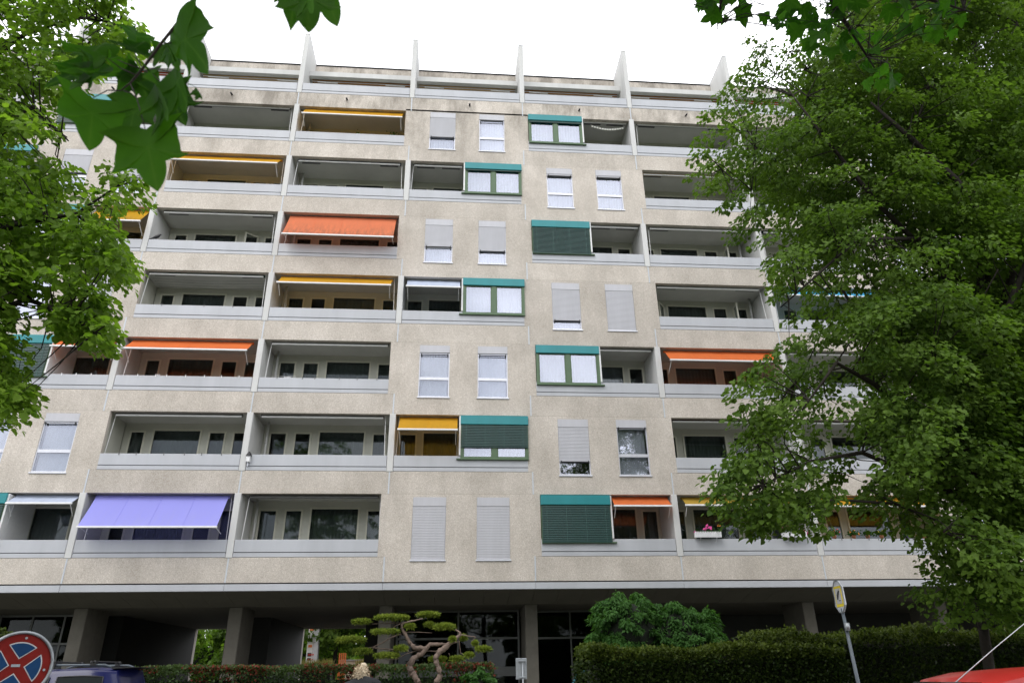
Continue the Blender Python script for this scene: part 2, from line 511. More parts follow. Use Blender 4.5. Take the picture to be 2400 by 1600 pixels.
# --- structure behind the skin
for i in range(0, 8):
    z = ZB(i) - 0.45
    MB().box(BX0 + .02, BX1 - .02, D + .18, REAR - .3, z - 0.23, z).build('floor_slab', MT['ceiling'], house)
MB().box(BX0 + .3, BX1 - .3, 29.6, 29.75, ZB(0) - .45, ZB(7) + 1.2).build('corridor_wall', MT['dark_room'], house)
MB().box(BX0, BX1, REAR - .28, REAR, 4.35, 27.6).build('rear_wall', MT['concrete'], house)
MB().box(BX0 - .25, BX0 - .003, D + .02, REAR, 0, 27.6).build('gable_wall', MT['concrete'], house)
MB().box(BX1 + .003, BX1 + .25, D + .02, REAR, 0, 27.6).build('gable_wall', MT['concrete'], house)
MB().box(BX0, BX1, 25.62, REAR - .3, 26.95, 27.2).build('roof', MT['roof'], house)

# --- concrete panels, aprons, fins
EXT = 0.225
WIN = {2: (1.385, 3.51), 3: (1.49, 3.60)}
for row in range(0, 7):
    zb = ZB(row)
    for k in range(K0, K1):
        bt = bay_type(row, k)
        x0, x1 = LX(k), LX(k + 1)
        g = 0.012
        if bt == 'wall':
            cs = [x0 + c for c in WIN[k % 4]]
            holes = [(c - .55, c + .55, zb - .12, zb + 1.925) for c in cs]
            lext = EXT if bay_type(row, k - 1) != 'wall' else 0
            rext = EXT if bay_type(row, k + 1) != 'wall' else 0
            if k % 4 == 3: lext = 0.15
            xl = sorted({x0 - lext, x0 + g, x1 - g, x1 + rext} | {h[0] for h in holes} | {h[1] for h in holes})
            zl = sorted({zb - .77, zb - .12, zb, zb + 1.925, zb + 2.028})
            def solid(x, z, x0=x0, x1=x1, zb=zb, holes=holes):
                if z < zb and not (x0 + g < x < x1 - g): return False
                return not any(h[0] < x < h[1] and h[2] < z < h[3] for h in holes)
            grid_panel(xl, zl, solid, D, D + .175).build('concrete_panel', MT['concrete'], house)
        else:
            MB().cbox(x0 + g, x1 - g, D, D + .175, zb - .77, zb - .006, .003).build('concrete_panel', MT['concrete'], house)
            lw = bay_type(row, k - 1) == 'wall'
            rw = bay_type(row, k + 1) == 'wall'
            a = x0 + (EXT if lw else 0.118)
            b = x1 - ((EXT if k % 4 != 2 else 0.15) if rw else 0.118)
            MB().cbox(a, b, D - .004, D + .06, zb + .004, zb + .135, .005).build('apron_strip', MT['apron'], house)
            MB().cbox(a, b, D - .010, D + .10, zb + .155, zb + .545, .008).build('apron_panel', MT['apron'], house)
            MB().box(a, b, D + .03, D + .055, zb + .12, zb + .17).build('apron_joint', MT['black_metal'], house)
    for j in range(K0, K1 + 1):
        lw = bay_type(row, j - 1) == 'wall'
        rw = bay_type(row, j) == 'wall'
        x = LX(j)
        if not lw and not rw:
            MB().cbox(x - .105, x + .105, D - .02, BACK - .02, zb - .02, zb + 2.035, .012).build('fin', MT['fin'], house)
        else:
            MB().box(x - .09, x + .09, D + .18, BACK - .02, zb - .44, zb + 2.11).build('partition_wall', MT['plaster'], house)
        ztop = zb - .024 if (not lw and not rw) else zb
        MB().box(x - .022, x + .022, D - .012, D + .05, zb - .77, ztop).build('joint_strip', MT['strip'], house)

# --- windows in the pebble walls
_cache = {}


def cached(key, fn):
    if key not in _cache: _cache[key] = fn()
    return _cache[key]


def shutter_mesh(h):
    def f():
        m = MB(); n = max(1, int(round(h / 0.052))); p = h / n
        for q in range(n):
            z = -q * p
            m.add([(-.535, .010, z), (.535, .010, z), (.535, 0, z - p * .25), (-.535, 0, z - p * .25), (.535, 0, z - p * .85), (-.535, 0, z - p * .85), (.535, .010, z - p), (-.535, .010, z - p)],
                  [(1, 0, 3, 2), (2, 3, 5, 4), (4, 5, 7, 6)])
        m.box(-.535, .535, -.004, .025, -h - .03, -h)
        return m.mesh('shutter', MT['shutter'])
    return cached(('sh', round(h, 2)), f)


def curtain_mesh(w, h, mat, amp=.02, freq=9.0, key=0):
    def f():
        m = MB(); n = max(8, int(w * 26))
        r = random.Random(int(w * 1000) + key)
        ph = r.uniform(0, 6)
        vs_ = []
        for q in range(n + 1):
            x = -w / 2 + w * q / n
            y = amp * math.sin(freq * 6.28 * x / max(w, .3) * w + ph) + amp * .5 * math.sin(23 * x + ph * 2)
            vs_ += [(x, y, 0), (x, y * 1.15, h)]
        fs_ = [(2 * q, 2 * q + 2, 2 * q + 3, 2 * q + 1) for q in range(n)]
        m.add(vs_, fs_)
        return m.mesh('curtain', mat, True)
    return cached(('cu', round(w, 2), round(h, 2), mat.name, key), f)


def win_frame_mesh():
    m = MB()
    y0, y1 = 0.03, 0.10
    m.box(-.55, -.515, y0, y1, 0.02, 1.74); m.box(.515, .55, y0, y1, 0.02, 1.74)
    m.box(-.515, .515, y0, y1, 0.02, .06); m.box(-.515, .515, y0 - .006, y1, .68, .79); m.box(-.515, .515, y0, y1, 1.70, 1.74)
    return m.mesh('window', MT['alu'])


WINFRAME = win_frame_mesh()
SILL = MB().cbox(-.58, .58, -.035, .05, -.03, .02, .006).mesh('sill', MT['alu'])
SHBOX = MB().cbox(-.547, .547, -.006, .12, 1.745, 2.042, .008).mesh('shutter_box', MT['shutter'])
SHBAR = MB().tube([(-.47, -.02, 0), (.47, -.02, 0)], .016, 6).box(-.50, -.46, -.05, .01, -.03, .035).box(.46, .50, -.05, .01, -.03, .035).mesh('shutter_stop', MT['black_metal'])
PANE_UP = MB().box(-.513, .513, .055, .061, .79, 1.70).mesh('pane', MT['glass'])
PANE_LO = MB().box(-.513, .513, .055, .061, .06, .68).mesh('pane', MT['glass'])
ROOMBOX = MB().add([(-.9, 2.2, -.3), (.9, 2.2, -.3), (.9, 2.2, 2.2), (-.9, 2.2, 2.2)], [(0, 1, 2, 3)]).mesh('room_back', MT['dark_room'])


def pebble_window(row, k, n, cover, curtain, lift=None):
    """cover 0..1 of the glazed height hidden behind the roller shutter; curtain None/'white'/'dim'."""
    x = LX(k) + WIN[k % 4][n]
    z = ZB(row) - .12
    w = link('window', WINFRAME, house, (x, D, z))
    link('sill', SILL, w, (x, D, z))
    link('shutter_box', SHBOX, w, (x, D, z))
    link('pane', PANE_UP, w, (x, D, z)); link('pane', PANE_LO, w, (x, D, z))
    h = 1.72 * cover
    if h > .08:
        link('shutter', shutter_mesh(h), w, (x, D + .004, z + 1.745))
    if cover < 0.97:
        link('shutter_stop', SHBAR, w, (x, D, z + 1.72 - h))
    if curtain:
        mt = MT['curtain'] if curtain == 'white' else MT['curtain_dim']
        link('curtain', curtain_mesh(.96, 1.66, mt, .018, 9, row * 3 + n), w, (x, D + .16, z + .06))


WSPEC = {  # (row, bay): (cover, curtain) for left and right window
    (0, 2): ((1, None), (1, None)), (2, 2): ((.04, 'white'), (.04, 'white')), (4, 2): ((.58, 'white'), (.66, 'white')), (6, 2): ((.62, 'white'), (.03, 'white')),
    (1, 3): ((.72, None), (.0, 'white')), (3, 3): ((.78, 'white'), (1, None)), (5, 3): ((.05, 'dim'), (.05, 'dim')),
    (1, -1): ((.03, 'white'), (.03, 'white')), (3, -1): ((.0, 'white'), (.62, 'white')), (5, -1): ((.5, 'dim'), (.58, 'white')),
}
for row in range(7):
    for k in range(K0, K1):
        if bay_type(row, k) == 'wall':
            sp = WSPEC.get((row, k)) or tuple((rnd.choice([.03, .3, .6, 1]), rnd.choice(['white', 'dim', None])) for _ in range(2))
            for n in (0, 1):
                pebble_window(row, k, n, *sp[n])


# --- glazed boxes with teal shutter boxes
def glazed_box(row, k, blind, curtain='dim'):
    x0 = LX(k) + (2.385 if k % 4 == 2 else .245)
    x1 = x0 + 2.36
    zb = ZB(row)
    y = D - .06
    inner = x0 if k % 4 == 2 else x1
    w = MB()
    za, zt = zb + .445, zb + 1.70
    w.box(x0, x0 + .075, y, y + .10, za, zt); w.box(x1 - .075, x1, y, y + .10, za, zt)
    w.box(x0 + .075, x1 - .075, y, y + .10, za, za + .07); w.box(x0 + .075, x1 - .075, y, y + .10, zt - .06, zt)
    xm = (x0 + x1) / 2
    w.box(xm - .075, xm + .075, y - .004, y + .10, za + .07, zt - .06)
    for (a, b) in ((x0 + .075, xm - .075), (xm + .075, x1 - .075)):
        w.box(a, a + .05, y + .02, y + .08, za + .07, zt - .06); w.box(b - .05, b, y + .02, y + .08, za + .07, zt - .06)
    w = w.build('glazed_box_window', MT['green_frame'], house)
    for (a, b) in ((x0 + .125, xm - .125), (xm + .125, x1 - .125)):
        MB().box(a, b, y + .045, y + .051, za + .07, zt - .06).build('pane', MT['glass'], w)
    ex = .14
    MB().cbox(x0 - (ex if k % 4 == 2 else 0.0), x1 + (ex if k % 4 == 3 else 0.0), y - .03, D + .08, za - .045, za - .002, .006).build('sill', MT['green_frame'], w)
    tb = MB().cbox(x0 - .01, x1 + .01, y - .05, D + .16, zb + 1.66, zb + 1.985, .012)
    tb.build('shutter_box', MT['teal'], w)
    s = -1 if k % 4 == 2 else 1
    MB().box(inner + (-.06 if s < 0 else .002), inner + (-.002 if s < 0 else .06), y + .01, BACK - .06, zb + .56, zb + 1.98).build('side_wall', MT['white_metal'], w)
    if curtain:
        for (a, b) in ((x0 + .1, xm - .08), (xm + .08, x1 - .1)):
            link('curtain', curtain_mesh(b - a, 1.15, MT['curtain'] if curtain == 'white' else MT['curtain_dim'], .02, 8, row), w, ((a + b) / 2, D + .18, za + .06))
    if blind > 0:
        h = 1.22 * blind
        m = MB(); n = int(h / .058)
        for q in range(n):
            z = zb + 1.66 - .03 - q * .058
            m.add([(x0 + .02, y - .035, z - .040), (x1 - .02, y - .035, z - .040), (x1 - .02, y - .028, z - .004), (x0 + .02, y - .028, z - .004), (x1 - .02, y - .006, z + .017), (x0 + .02, y - .006, z + .017),
                   (x0 + .02, y - .033, z - .024), (x1 - .02, y - .033, z - .024), (x1 - .02, y - .005, z + .011), (x0 + .02, y - .005, z + .011)],
                  [(0, 1, 2, 3), (3, 2, 4, 5), (7, 6, 9, 8)])
        m.box(x0 + .02, x1 - .02, y - .04, y - .005, zb + 1.66 - h - .02, zb + 1.66 - h + .012)
        b = m.build('venetian_blind', MT['blind'], w)
        for t in (.08, .36, .64, .92):
            xx = x0 + (x1 - x0) * t
            MB().box(xx - .005, xx + .005, y - .041, y - .039, zb + 1.66 - h, zb + 1.66).build('blind_cord', MT['blind_cord'], w)


MT['blind_cord'] = plain('blind_cord', (0.06, 0.14, 0.12), 0.6)
GSPEC = {(0, 3): (1.0, None), (1, 2): (.66, 'dim'), (2, 3): (.0, 'dim'), (3, 2): (.0, 'white'), (4, 3): (1.0, None), (5, 2): (.05, 'dim'), (6, 3): (.08, 'dim'),
         (0, -1): (1.0, None), (2, -1): (1.0, None), (4, -1): (.0, 'dim'), (6, -1): (1.0, None)}
for row in range(7):
    for k in range(K0, K1):
        if bay_type(row, k).startswith('half'):
            glazed_box(row, k, *GSPEC.get((row, k), (rnd.choice([0, .4, 1.0]), 'dim')))


# --- balcony rear walls with their doors and windows
def leaf_frame(w, h):
    def f():
        m = MB(); t = .055
        m.box(-w / 2 - t, -w / 2, -.03, .05, -.02, h + t); m.box(w / 2, w / 2 + t, -.03, .05, -.02, h + t)
        m.box(-w / 2, w / 2, -.03, .05, h, h + t); m.box(-w / 2, w / 2, -.03, .05, -.02, .05)
        return m.mesh('balcony_window', MT['frame_cream'])
    return cached(('lf', round(w, 2), round(h, 2)), f)


def pane_mesh(w, h):
    return cached(('pn', round(w, 2), round(h, 2)), lambda: MB().box(-w / 2, w / 2, 0, .006, .05, h).mesh('pane', MT['glass_dark']))


for row in range(0, 7):
    for k in range(K0, K1):
        bt = bay_type(row, k)
        if bt == 'wall': continue
        zb = ZB(row)
        fz = zb - .45
        x0, x1 = LX(k) + .1, LX(k + 1) - .1
        if bt == 'balcony':
            ops = [(.33, .83, 0), (1.12, 2.78, 1), (3.07, 3.64, 0), (3.93, 4.52, 0)]
            if k % 4 == 1: ops = [(BW - b - .0, BW - a - .0, c) for a, b, c in reversed(ops)]
        elif bt == 'half_left':
            ops = [(.16, .76, 0), (1.0, 2.3, 1)]
        else:
            ops = [(2.62, 3.9, 1), (4.12, 4.68, 0)]
        holes = []
        for a, b, wide in ops:
            top = zb + (1.90 if wide else 1.83)
            bot = zb - .02 if wide else fz + .12
            holes.append((LX(k) + a, LX(k) + b, bot, top))
        xl = sorted({x0, x1} | {h[0] for h in holes} | {h[1] for h in holes})
        zl = sorted({fz, zb + 2.12} | {h[2] for h in holes} | {h[3] for h in holes})
        grid_panel(xl, zl, lambda x, z, holes=holes: not any(h[0] < x < h[1] and h[2] < z < h[3] for h in holes), BACK, BACK + .14).build('balcony_rear_wall', MT['plaster'], house)
        for q, h in enumerate(holes):
            w_, h_ = h[1] - h[0], h[3] - h[2]
            xc = (h[0] + h[1]) / 2
            wf = link('balcony_window', leaf_frame(w_ - .06, h_ - .05), house, (xc, BACK, h[2]))
            link('pane', pane_mesh(w_ - .06, h_ - .05), wf, (xc, BACK + .012, h[2]))
            r = random.Random(row * 100 + k * 10 + q).random()
            if r < .62:
                link('curtain', curtain_mesh(w_ - .02, h_, MT['curtain_dim'], .025, 7, q), wf, (xc, BACK + .22, h[2]))
            elif r < .72:
                link('curtain', curtain_mesh(w_ - .02, h_, MT['curtain'], .025, 7, q), wf, (xc, BACK + .22, h[2]))
        if bt == 'balcony':
            px = LX(k) + (.33 if k % 4 == 1 else BW - .33)
            if k % 4 == 1 or k >= 4:
                MB().tube([(px, BACK - .33, fz), (px, BACK - .33, zb + 1.35), (px, BACK - .33, zb + 2.1)], .045, 8).tube([(px, BACK - .33, zb + 1.30), (px, BACK - .33, zb + 1.36)], .056, 8).build('downpipe', MT['fin'], house, True)

# --- open casements on three balconies
def open_casement(row, k, xo, ang):
    x, zb = LX(k) + xo, ZB(row)
    m = MB(); w_, h_ = .56, 2.0
    m.box(0, .06, -.03, .03, 0, h_); m.box(w_ - .06, w_, -.03, .03, 0, h_); m.box(.06, w_ - .06, -.03, .03, 0, .06); m.box(.06, w_ - .06, -.03, .03, h_ - .06, h_)
    o = link('open_casement', m.mesh('open_casement', MT['frame_cream']), house, (x, BACK - .05, zb - .2), rot=(0, 0, ang))
    p = bpy.data.objects.new('pane', MB().box(.06, w_ - .06, -.003, .003, .06, h_ - .06).mesh('pane', MT['glass_dark']))
    COL.objects.link(p); p.parent = o


open_casement(4, 0, 3.68, -2.5)
open_casement(4, 4, 3.98, -1.75)
open_casement(3, 4, 3.95, -1.75)
open_casement(3, 4, .95, -2.2)

# --- attic with roof fins
za = 24.58
for k in range(K0, K1):
    x0, x1 = LX(k), LX(k + 1)
    MB().cbox(x0 + .012, x1 - .012, D, D + .175, za - .77 + .004, za - .006, .008).build('concrete_panel', MT['concrete'], house)
    MB().cbox(x0 + .118, x1 - .118, D - .004, D + .06, za + .004, za + .135, .005).build('apron_strip', MT['apron'], house)
    MB().cbox(x0 + .118, x1 - .118, D - .010, D + .10, za + .155, za + .545, .008).build('apron_panel', MT['apron'], house)
    MB().box(x0 + .118, x1 - .118, D + .03, D + .055, za + .12, za + .17).build('apron_joint', MT['black_metal'], house)
    MB().cbox(x0 + .11, x1 - .11, 24.46, 24.66, 26.37, 26.66, .01).build('lintel_beam', MT['fin'], house)
    MB().box(x0 + .11, x1 - .11, 24.67, 26.3, 26.52, 26.64).build('attic_ceiling', MT['ceiling'], house)
    MB().cbox(x0 + .02, x1 - .02, 25.42, 25.62, 26.68, 27.98, .02).build('roof_parapet', MT['concrete'], house)
    MB().cbox(x0 + .02, x1 - .02, 25.38, 25.66, 27.983, 28.03, .01).build('parapet_cap', MT['black_metal'], house)
    MB().box(x0 + .11, x1 - .11, 26.3, 26.45, za - .45, 26.66).build('attic_rear_wall', MT['plaster'], house)
    xm = (x0 + x1) / 2 - (.35 if k < 2 else -.1)
    MB().tube([(xm, D + .05, za - .30), (xm, D - .16, za - .36)], .04, 8).build('overflow_spout', MT['black_metal'], house, True)
for j in range(K0, K1 + 1):
    x = LX(j)
    MB().cbox(x - .105, x + .105, D - .02, 25.40, za - .02, 28.07, .012).build('roof_fin', MT['fin'], house)
    MB().cbox(x - .112, x + .112, D - .025, 25.41, 28.073, 28.10, .004).build('fin_cap', MT['apron'], house)
    MB().box(x - .022, x + .022, D - .012, D + .05, za - .77, za - .024).build('joint_strip', MT['strip'], house)

# --- slab edge, sloped soffit, ground floor
for k in range(K0, K1, 1):
    x0, x1 = LX(k), LX(k + 1)
    MB().cbox(x0 + .004, x1 - .004, D - .03, D + .30, 4.06, 4.262, .006).build('fascia', MT['apron'], house)
    n = 6
    for q in range(n):
        a, b = x0 + (x1 - x0) * q / n + .004, x0 + (x1 - x0) * (q + 1) / n - .004
        MB().add([(a, D + .16, 4.055), (b, D + .16, 4.055), (b, BACK, 3.735), (a, BACK, 3.735), (a, D + .16, 4.075), (b, D + .16, 4.075), (b, BACK, 3.755), (a, BACK, 3.755)],
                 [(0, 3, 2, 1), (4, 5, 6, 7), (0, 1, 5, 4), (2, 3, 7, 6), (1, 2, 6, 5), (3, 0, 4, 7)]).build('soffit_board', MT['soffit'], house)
MT['core_shade'] = plain('passage_wall_shade_tone', (0.014, 0.0135, 0.012), 0.8, var=0.2, scale=1.5)  # passage walls darkened in colour to stand in for deep shade
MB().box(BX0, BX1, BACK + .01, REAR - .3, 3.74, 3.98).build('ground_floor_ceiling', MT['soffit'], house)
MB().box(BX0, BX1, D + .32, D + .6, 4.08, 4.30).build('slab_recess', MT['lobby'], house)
for j in range(K0, K1 + 1):
    x = LX(j)
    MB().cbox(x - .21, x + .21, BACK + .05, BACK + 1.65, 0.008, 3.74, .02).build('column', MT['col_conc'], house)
MB().box(-8.6, -6.95, 30.0, REAR - .32, .008, 3.739).build('stair_core', MT['core_shade'], house)
MB().box(BX0, -11.9, 28.6, REAR - .32, .008, 3.739).build('ground_floor_wall', MT['core_shade'], house)
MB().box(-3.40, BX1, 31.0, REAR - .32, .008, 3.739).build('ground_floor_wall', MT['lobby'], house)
MB().box(BX0, -11.9, REAR - .3, REAR, 0.008, 4.34).build('rear_wall', MT['concrete'], house)
MB().box(-8.6, -6.95, REAR - .3, REAR, 0.008, 4.34).build('rear_wall', MT['concrete'], house)
MB().box(-3.40, BX1, REAR - .3, REAR, 0.008, 4.34).build('rear_wall', MT['concrete'], house)
MB().box(-11.895, -8.605, REAR - .3, REAR, 3.74, 4.34).build('lintel', MT['concrete'], house)
MB().box(-6.945, -3.405, REAR - .3, REAR, 3.70, 4.34).build('lintel', MT['concrete'], house)

# lobby glazing behind the columns
MT['glass_lobby'] = glass_mat('lobby_glass', (0.8, 0.85, 0.85), 1.32, (0.3, 0.32, 0.31))
MT['mullion'] = plain('lobby_mullion', (0.16, 0.165, 0.16), 0.5, metal=.3)
def lobby(x0, x1, y, divs, panel=True):
    xs = [x0 + (x1 - x0) * q / divs for q in range(divs + 1)]
    m = MB()
    for x in xs: m.box(x - .03, x + .03, y, y + .08, .01, 3.735)
    for a, b in zip(xs[:-1], xs[1:]):
        for z in (.01, 2.75, 3.66): m.box(a + .03, b - .03, y + .005, y + .075, z, z + .07)
    w = m.build('lobby_glazing', MT['mullion'], house)
    for a, b in zip(xs[:-1], xs[1:]):
        MB().box(a + .03, b - .03, y + .03, y + .04, .08, 2.75).build('pane', MT['glass_lobby'], w)
        MB().box(a + .03, b - .03, y + .03, y + .04, 2.82, 3.66).build('pane', MT['glass_lobby'], w)
        if panel: MB().box(a + .03, b - .03, y + .015, y + .06, 1.55, 1.85).build('lobby_rail', MT['mullion'], w)


lobby(-1.9, 2.45, 27.4, 2)
lobby(2.98, 7.3, 27.8, 3, False)
lobby(-15.6, -12.4, 27.6, 3, False)
# ------------------------------------------------------------------ awnings
FAB = {
    'yellow': fabric_mat('yellow_awning_cloth', (0.86, 0.46, 0.045), 0.28, .58),
    'dirty yellow': fabric_mat('dirty_yellow_awning_cloth', (0.68, 0.38, 0.03), 0.75),
    'olive yellow': fabric_mat('olive_awning_cloth', (0.42, 0.27, 0.045), 0.35, .25),
    'orange': fabric_mat('orange_awning_cloth', (0.84, 0.21, 0.065), 0.30),
    'stained orange': fabric_mat('stained_orange_awning_cloth', (0.82, 0.25, 0.125), 0.9, .4, (0.27, 0.14, 0.10)),
    'violet blue': fabric_mat('violet_awning_cloth', (0.36, 0.36, 0.86), 0.22, .35, (0.42, 0.42, 0.55)),
    'pale blue': fabric_mat('pale_blue_awning_cloth', (0.52, 0.58, 0.72), 0.5, .3, (0.28, 0.30, 0.32)),
    'bright blue': fabric_mat('bright_blue_awning_cloth', (0.10, 0.46, 0.74), 0.05),
    'navy': fabric_mat('navy_awning_cloth', (0.012, 0.02, 0.065), 0.1, .1),
    'dark green': fabric_mat('dark_green_awning_cloth', (0.01, 0.035, 0.025), 0.1, .1),
    'brown': fabric_mat('brown_awning_cloth', (0.05, 0.022, 0.018), 0.1, .1),
    'beige': fabric_mat('beige_awning_cloth', (0.62, 0.42, 0.20), 0.2, .3),
    'grey': fabric_mat('grey_awning_cloth', (0.20, 0.20, 0.20), 0.2, .1),
    'tan': fabric_mat('tan_awning_cloth', (0.42, 0.20, 0.06), 0.2, .2),
    'red': fabric_mat('red_awning_cloth', (0.55, 0.09, 0.04), 0.2, .2),
}
ORD = ['lowest', 'second', 'third', 'fourth', 'fifth', 'sixth', 'seventh']
BAYNAME = {-2: 'at the far left edge', -1: 'narrow balcony at far left', 0: 'second bay left of the central windows', 1: 'bay just left of the central windows',
           2: 'narrow balcony beside green window frame', 3: 'narrow balcony beside green window frame', 4: 'bay just right of the central windows', 5: 'second bay right of the central windows', 6: 'at the far right edge', 7: 'at the far right edge'}
MT['arm'] = plain('awning_arm', (0.13, 0.13, 0.13), 0.5)


def span(row, k):
    bt = bay_type(row, k)
    if bt == 'balcony': return LX(k) + .33, LX(k + 1) - .35
    if bt == 'half_left': return LX(k) + .24, LX(k) + 2.26
    return LX(k) + 2.72, LX(k + 1) - .18


def awning(row, k, colour, out, zlow, sag=.02, label=None, x0=None, x1=None):
    """Extended drop-arm awning: cloth, roll, front bar and two arms."""
    a, b = span(row, k)
    if x0 is not None: a = x0
    if x1 is not None: b = x1
    zb = ZB(row)
    yt, zt = D + .20, zb + 1.965
    yb, zl = D - out, zb + zlow
    t = thing('awning', ((a + b) / 2, D + .2, zt), label or f'{colour} awning, {ORD[row]} balcony row from below, {BAYNAME[k]}', 'awning', 'cloth awnings over the balconies')
    nx, ny = 24, 8
    m = MB()
    r = random.Random(row * 17 + k)
    ph = r.uniform(0, 6)
    top, bot = [], []
    for j in range(ny + 1):
        s = j / ny
        for i in range(nx + 1):
            u = i / nx
            wob = .016 * math.sin(9 * u * 3 + ph) * math.sin(math.pi * s) + .009 * math.sin(31 * u + ph) * s - .02 * math.sin(math.pi * u) * s * s
            z = zt + (zl - zt) * s - sag * math.sin(math.pi * s) * (0.6 + .4 * math.sin(math.pi * u)) + wob
            top.append((a + (b - a) * u, yt + (yb - yt) * s, z))
    n = nx + 1
    fs_ = [(j * n + i, j * n + i + 1, (j + 1) * n + i + 1, (j + 1) * n + i) for j in range(ny) for i in range(nx)]
    m.add(top, [f[::-1] for f in fs_])
    m.build('cloth', FAB[colour], t, True)
    nse = 3 if b - a > 3 else 1           # sewn seams between the cloth widths
    for q in range(1, nse + 1):
        i = nx * q // (nse + 1)
        pts = [Vector(top[j * n + i]) + Vector((0, -.003, .004)) for j in range(ny + 1)]
        MB().tube(pts, .0035, 4).build('seam', FAB[colour], t)
    MB().tube([(a - .02, yt + .05, zt - .01), (b + .02, yt + .05, zt - .01)], .055, 8).build('roll', FAB[colour], t, True)
    MB().cbox(a - .02, b + .02, yb - .03, yb + .02, zl - .05, zl + .012, .01).build('front_bar', MT['white_metal'], t)
    for x in (a + .05, b - .05):
        MB().tube([(x, D + .14, zb + max(zlow - .35, .75) + .0), (x, yb + .02, zl - .01)], .013, 5).build('arm', MT['white_metal'], t)
    return t


def rolled(row, k, colour, bar=True, dz=0.0):
    """Retracted awning: cloth roll, front bar, two folded arms under the ceiling."""
    a, b = span(row, k)
    zb = ZB(row)
    zt = zb + 1.985
    t = thing('retracted_awning', ((a + b) / 2, D + .25, zt), f'retracted {colour} awning, {ORD[row]} balcony row from below, {BAYNAME[k]}', 'awning', 'rolled up awnings under balcony ceilings')
    MB().tube([(a - .03, D + .27, zt + .02), (b + .03, D + .27, zt + .02)], .06, 8).build('roll', FAB[colour], t, True)
    MB().cbox(a, b, D + .18, D + .235, zt - .065, zt - .005, .01).build('front_bar', MT['white_metal' if bar else 'arm'], t)
    w = min(.75, (b - a) * .4)
    for x in (a + .10, b - .10 - w):
        MB().box(x, x + w, D + .42, D + .47, zb + 2.02, zb + 2.06).build('folded_arm', MT['arm'], t)
    return t


awning(0, 0, 'violet blue', .55, .86, .03)
awning(0, -1, 'pale blue', .22, 1.66)
awning(0, 3, 'orange', .22, 1.62)
awning(0, 4, 'olive yellow', .16, 1.66)
awning(0, 5, 'yellow', .24, 1.62)
awning(1, 2, 'yellow', .50, 1.34)
awning(2, 0, 'orange', .38, 1.43)
awning(2, 4, 'orange', .40, 1.36)
awning(2, -1, 'orange', .30, 1.5)
awning(3, 1, 'yellow', .30, 1.47)
awning(3, 2, 'pale blue', .34, 1.43)
awning(3, 5, 'bright blue', .22, 1.55)
awning(4, 1, 'stained orange', .58, .64, .03)
awning(4, -1, 'dirty yellow', .40, 1.12)
awning(5, 0, 'yellow', .34, 1.36)
awning(6, 1, 'yellow', .30, 1.30)
for row, k, c, bar in ((0, 1, 'grey', False), (1, 0, 'grey', True), (1, 1, 'grey', True), (1, 4, 'brown', True), (1, 5, 'brown', True), (2, 1, 'grey', True), (2, 3, 'grey', True),
                       (2, 5, 'grey', True), (3, 0, 'dark green', True), (3, 4, 'grey', True), (4, 0, 'grey', True), (4, 3, 'grey', True), (4, 4, 'grey', True), (4, 5, 'dark green', True),
                       (5, 1, 'navy', True), (5, 2, 'grey', True), (5, 4, 'beige', True), (5, 5, 'brown', True), (6, 0, 'grey', True), (6, 3, 'grey', True), (6, 4, 'grey', True), (6, 5, 'grey', True), (6, -1, 'dark green', True)):
    rolled(row, k, c, bar)
ATT = {-2: 'at the far left', -1: 'fourth bay left of the third roof fin', 0: 'left of the tallest-looking left roof fin', 1: 'between the first two clear roof fins', 2: 'above the two top windows', 3: 'above the top green window', 4: 'right of the fourth clear roof fin', 5: 'behind the right tree', 6: 'behind the right tree crown', 7: 'at the far right'}
for k in range(-1, 7):
    a, b = LX(k) + .2, LX(k + 1) - .2
    c = {-1: 'red', 4: 'tan', 5: 'red'}.get(k, 'tan' if k % 2 else 'beige')
    t = thing('retracted_awning', ((a + b) / 2, 24.8, 26.3), f'rolled {c} awning of the top terrace, {ATT[k]}', 'awning', 'rolled awnings of the top terrace')
    MB().tube([(a, 24.80, 26.38), (b, 24.80, 26.38)], .075, 8).build('roll', FAB[c], t, True)
    for x in (a + .25, b - 1.15):
        MB().tube([(x, 24.72, 26.27), (x + .9, 24.78, 26.30)], .028, 6).build('folded_arm', MT['white_metal'], t)
    MB().box(a, b, 24.74, 24.78, 26.32, 26.38).build('front_bar', MT['alu'], t)

# guide rods beside the fins belong to the house
for row in range(7):
    for k in range(-1, 7):
        if bay_type(row, k) == 'wall': continue
        a, b = span(row, k)
        zb = ZB(row)
        for x, d in ((a - .08, .05), (b + .12, -.05)):
            if rnd.random() < .62:
                MB().tube([(x, D + .22, zb + .5), (x + d, D + .3, zb + 2.08)], .012, 5).build('guide_rod', MT['white_metal'], house)

# ------------------------------------------------------------------ small things on the balconies
MT['leaf_plain'] = leaf_mat('balcony_plant_leaf', (0.02, 0.06, 0.015), (0.07, 0.16, 0.03))
MT['white_plastic'] = plain('white_plastic', (0.75, 0.75, 0.76), 0.45)
MT['pink'] = plain('pink_petals', (0.75, 0.10, 0.36), 0.7, var=.3, scale=25)
MT['red_petal'] = plain('red_petals', (0.65, 0.05, 0.06), 0.7, var=.3, scale=25)
MT['orange_petal'] = plain('orange_petals', (0.75, 0.26, 0.04), 0.7, var=.3, scale=25)
MT['yellow_petal'] = plain('yellow_petals', (0.75, 0.55, 0.08), 0.7, var=.3, scale=25)
MT['terracotta'] = plain('terracotta', (0.38, 0.15, 0.07), 0.8, var=.15)
MT['purple_pot'] = plain('purple_glaze', (0.20, 0.16, 0.36), 0.3, var=.1)
MT['paper'] = plain('paper', (0.72, 0.72, 0.66), 0.9, var=.15, scale=9)


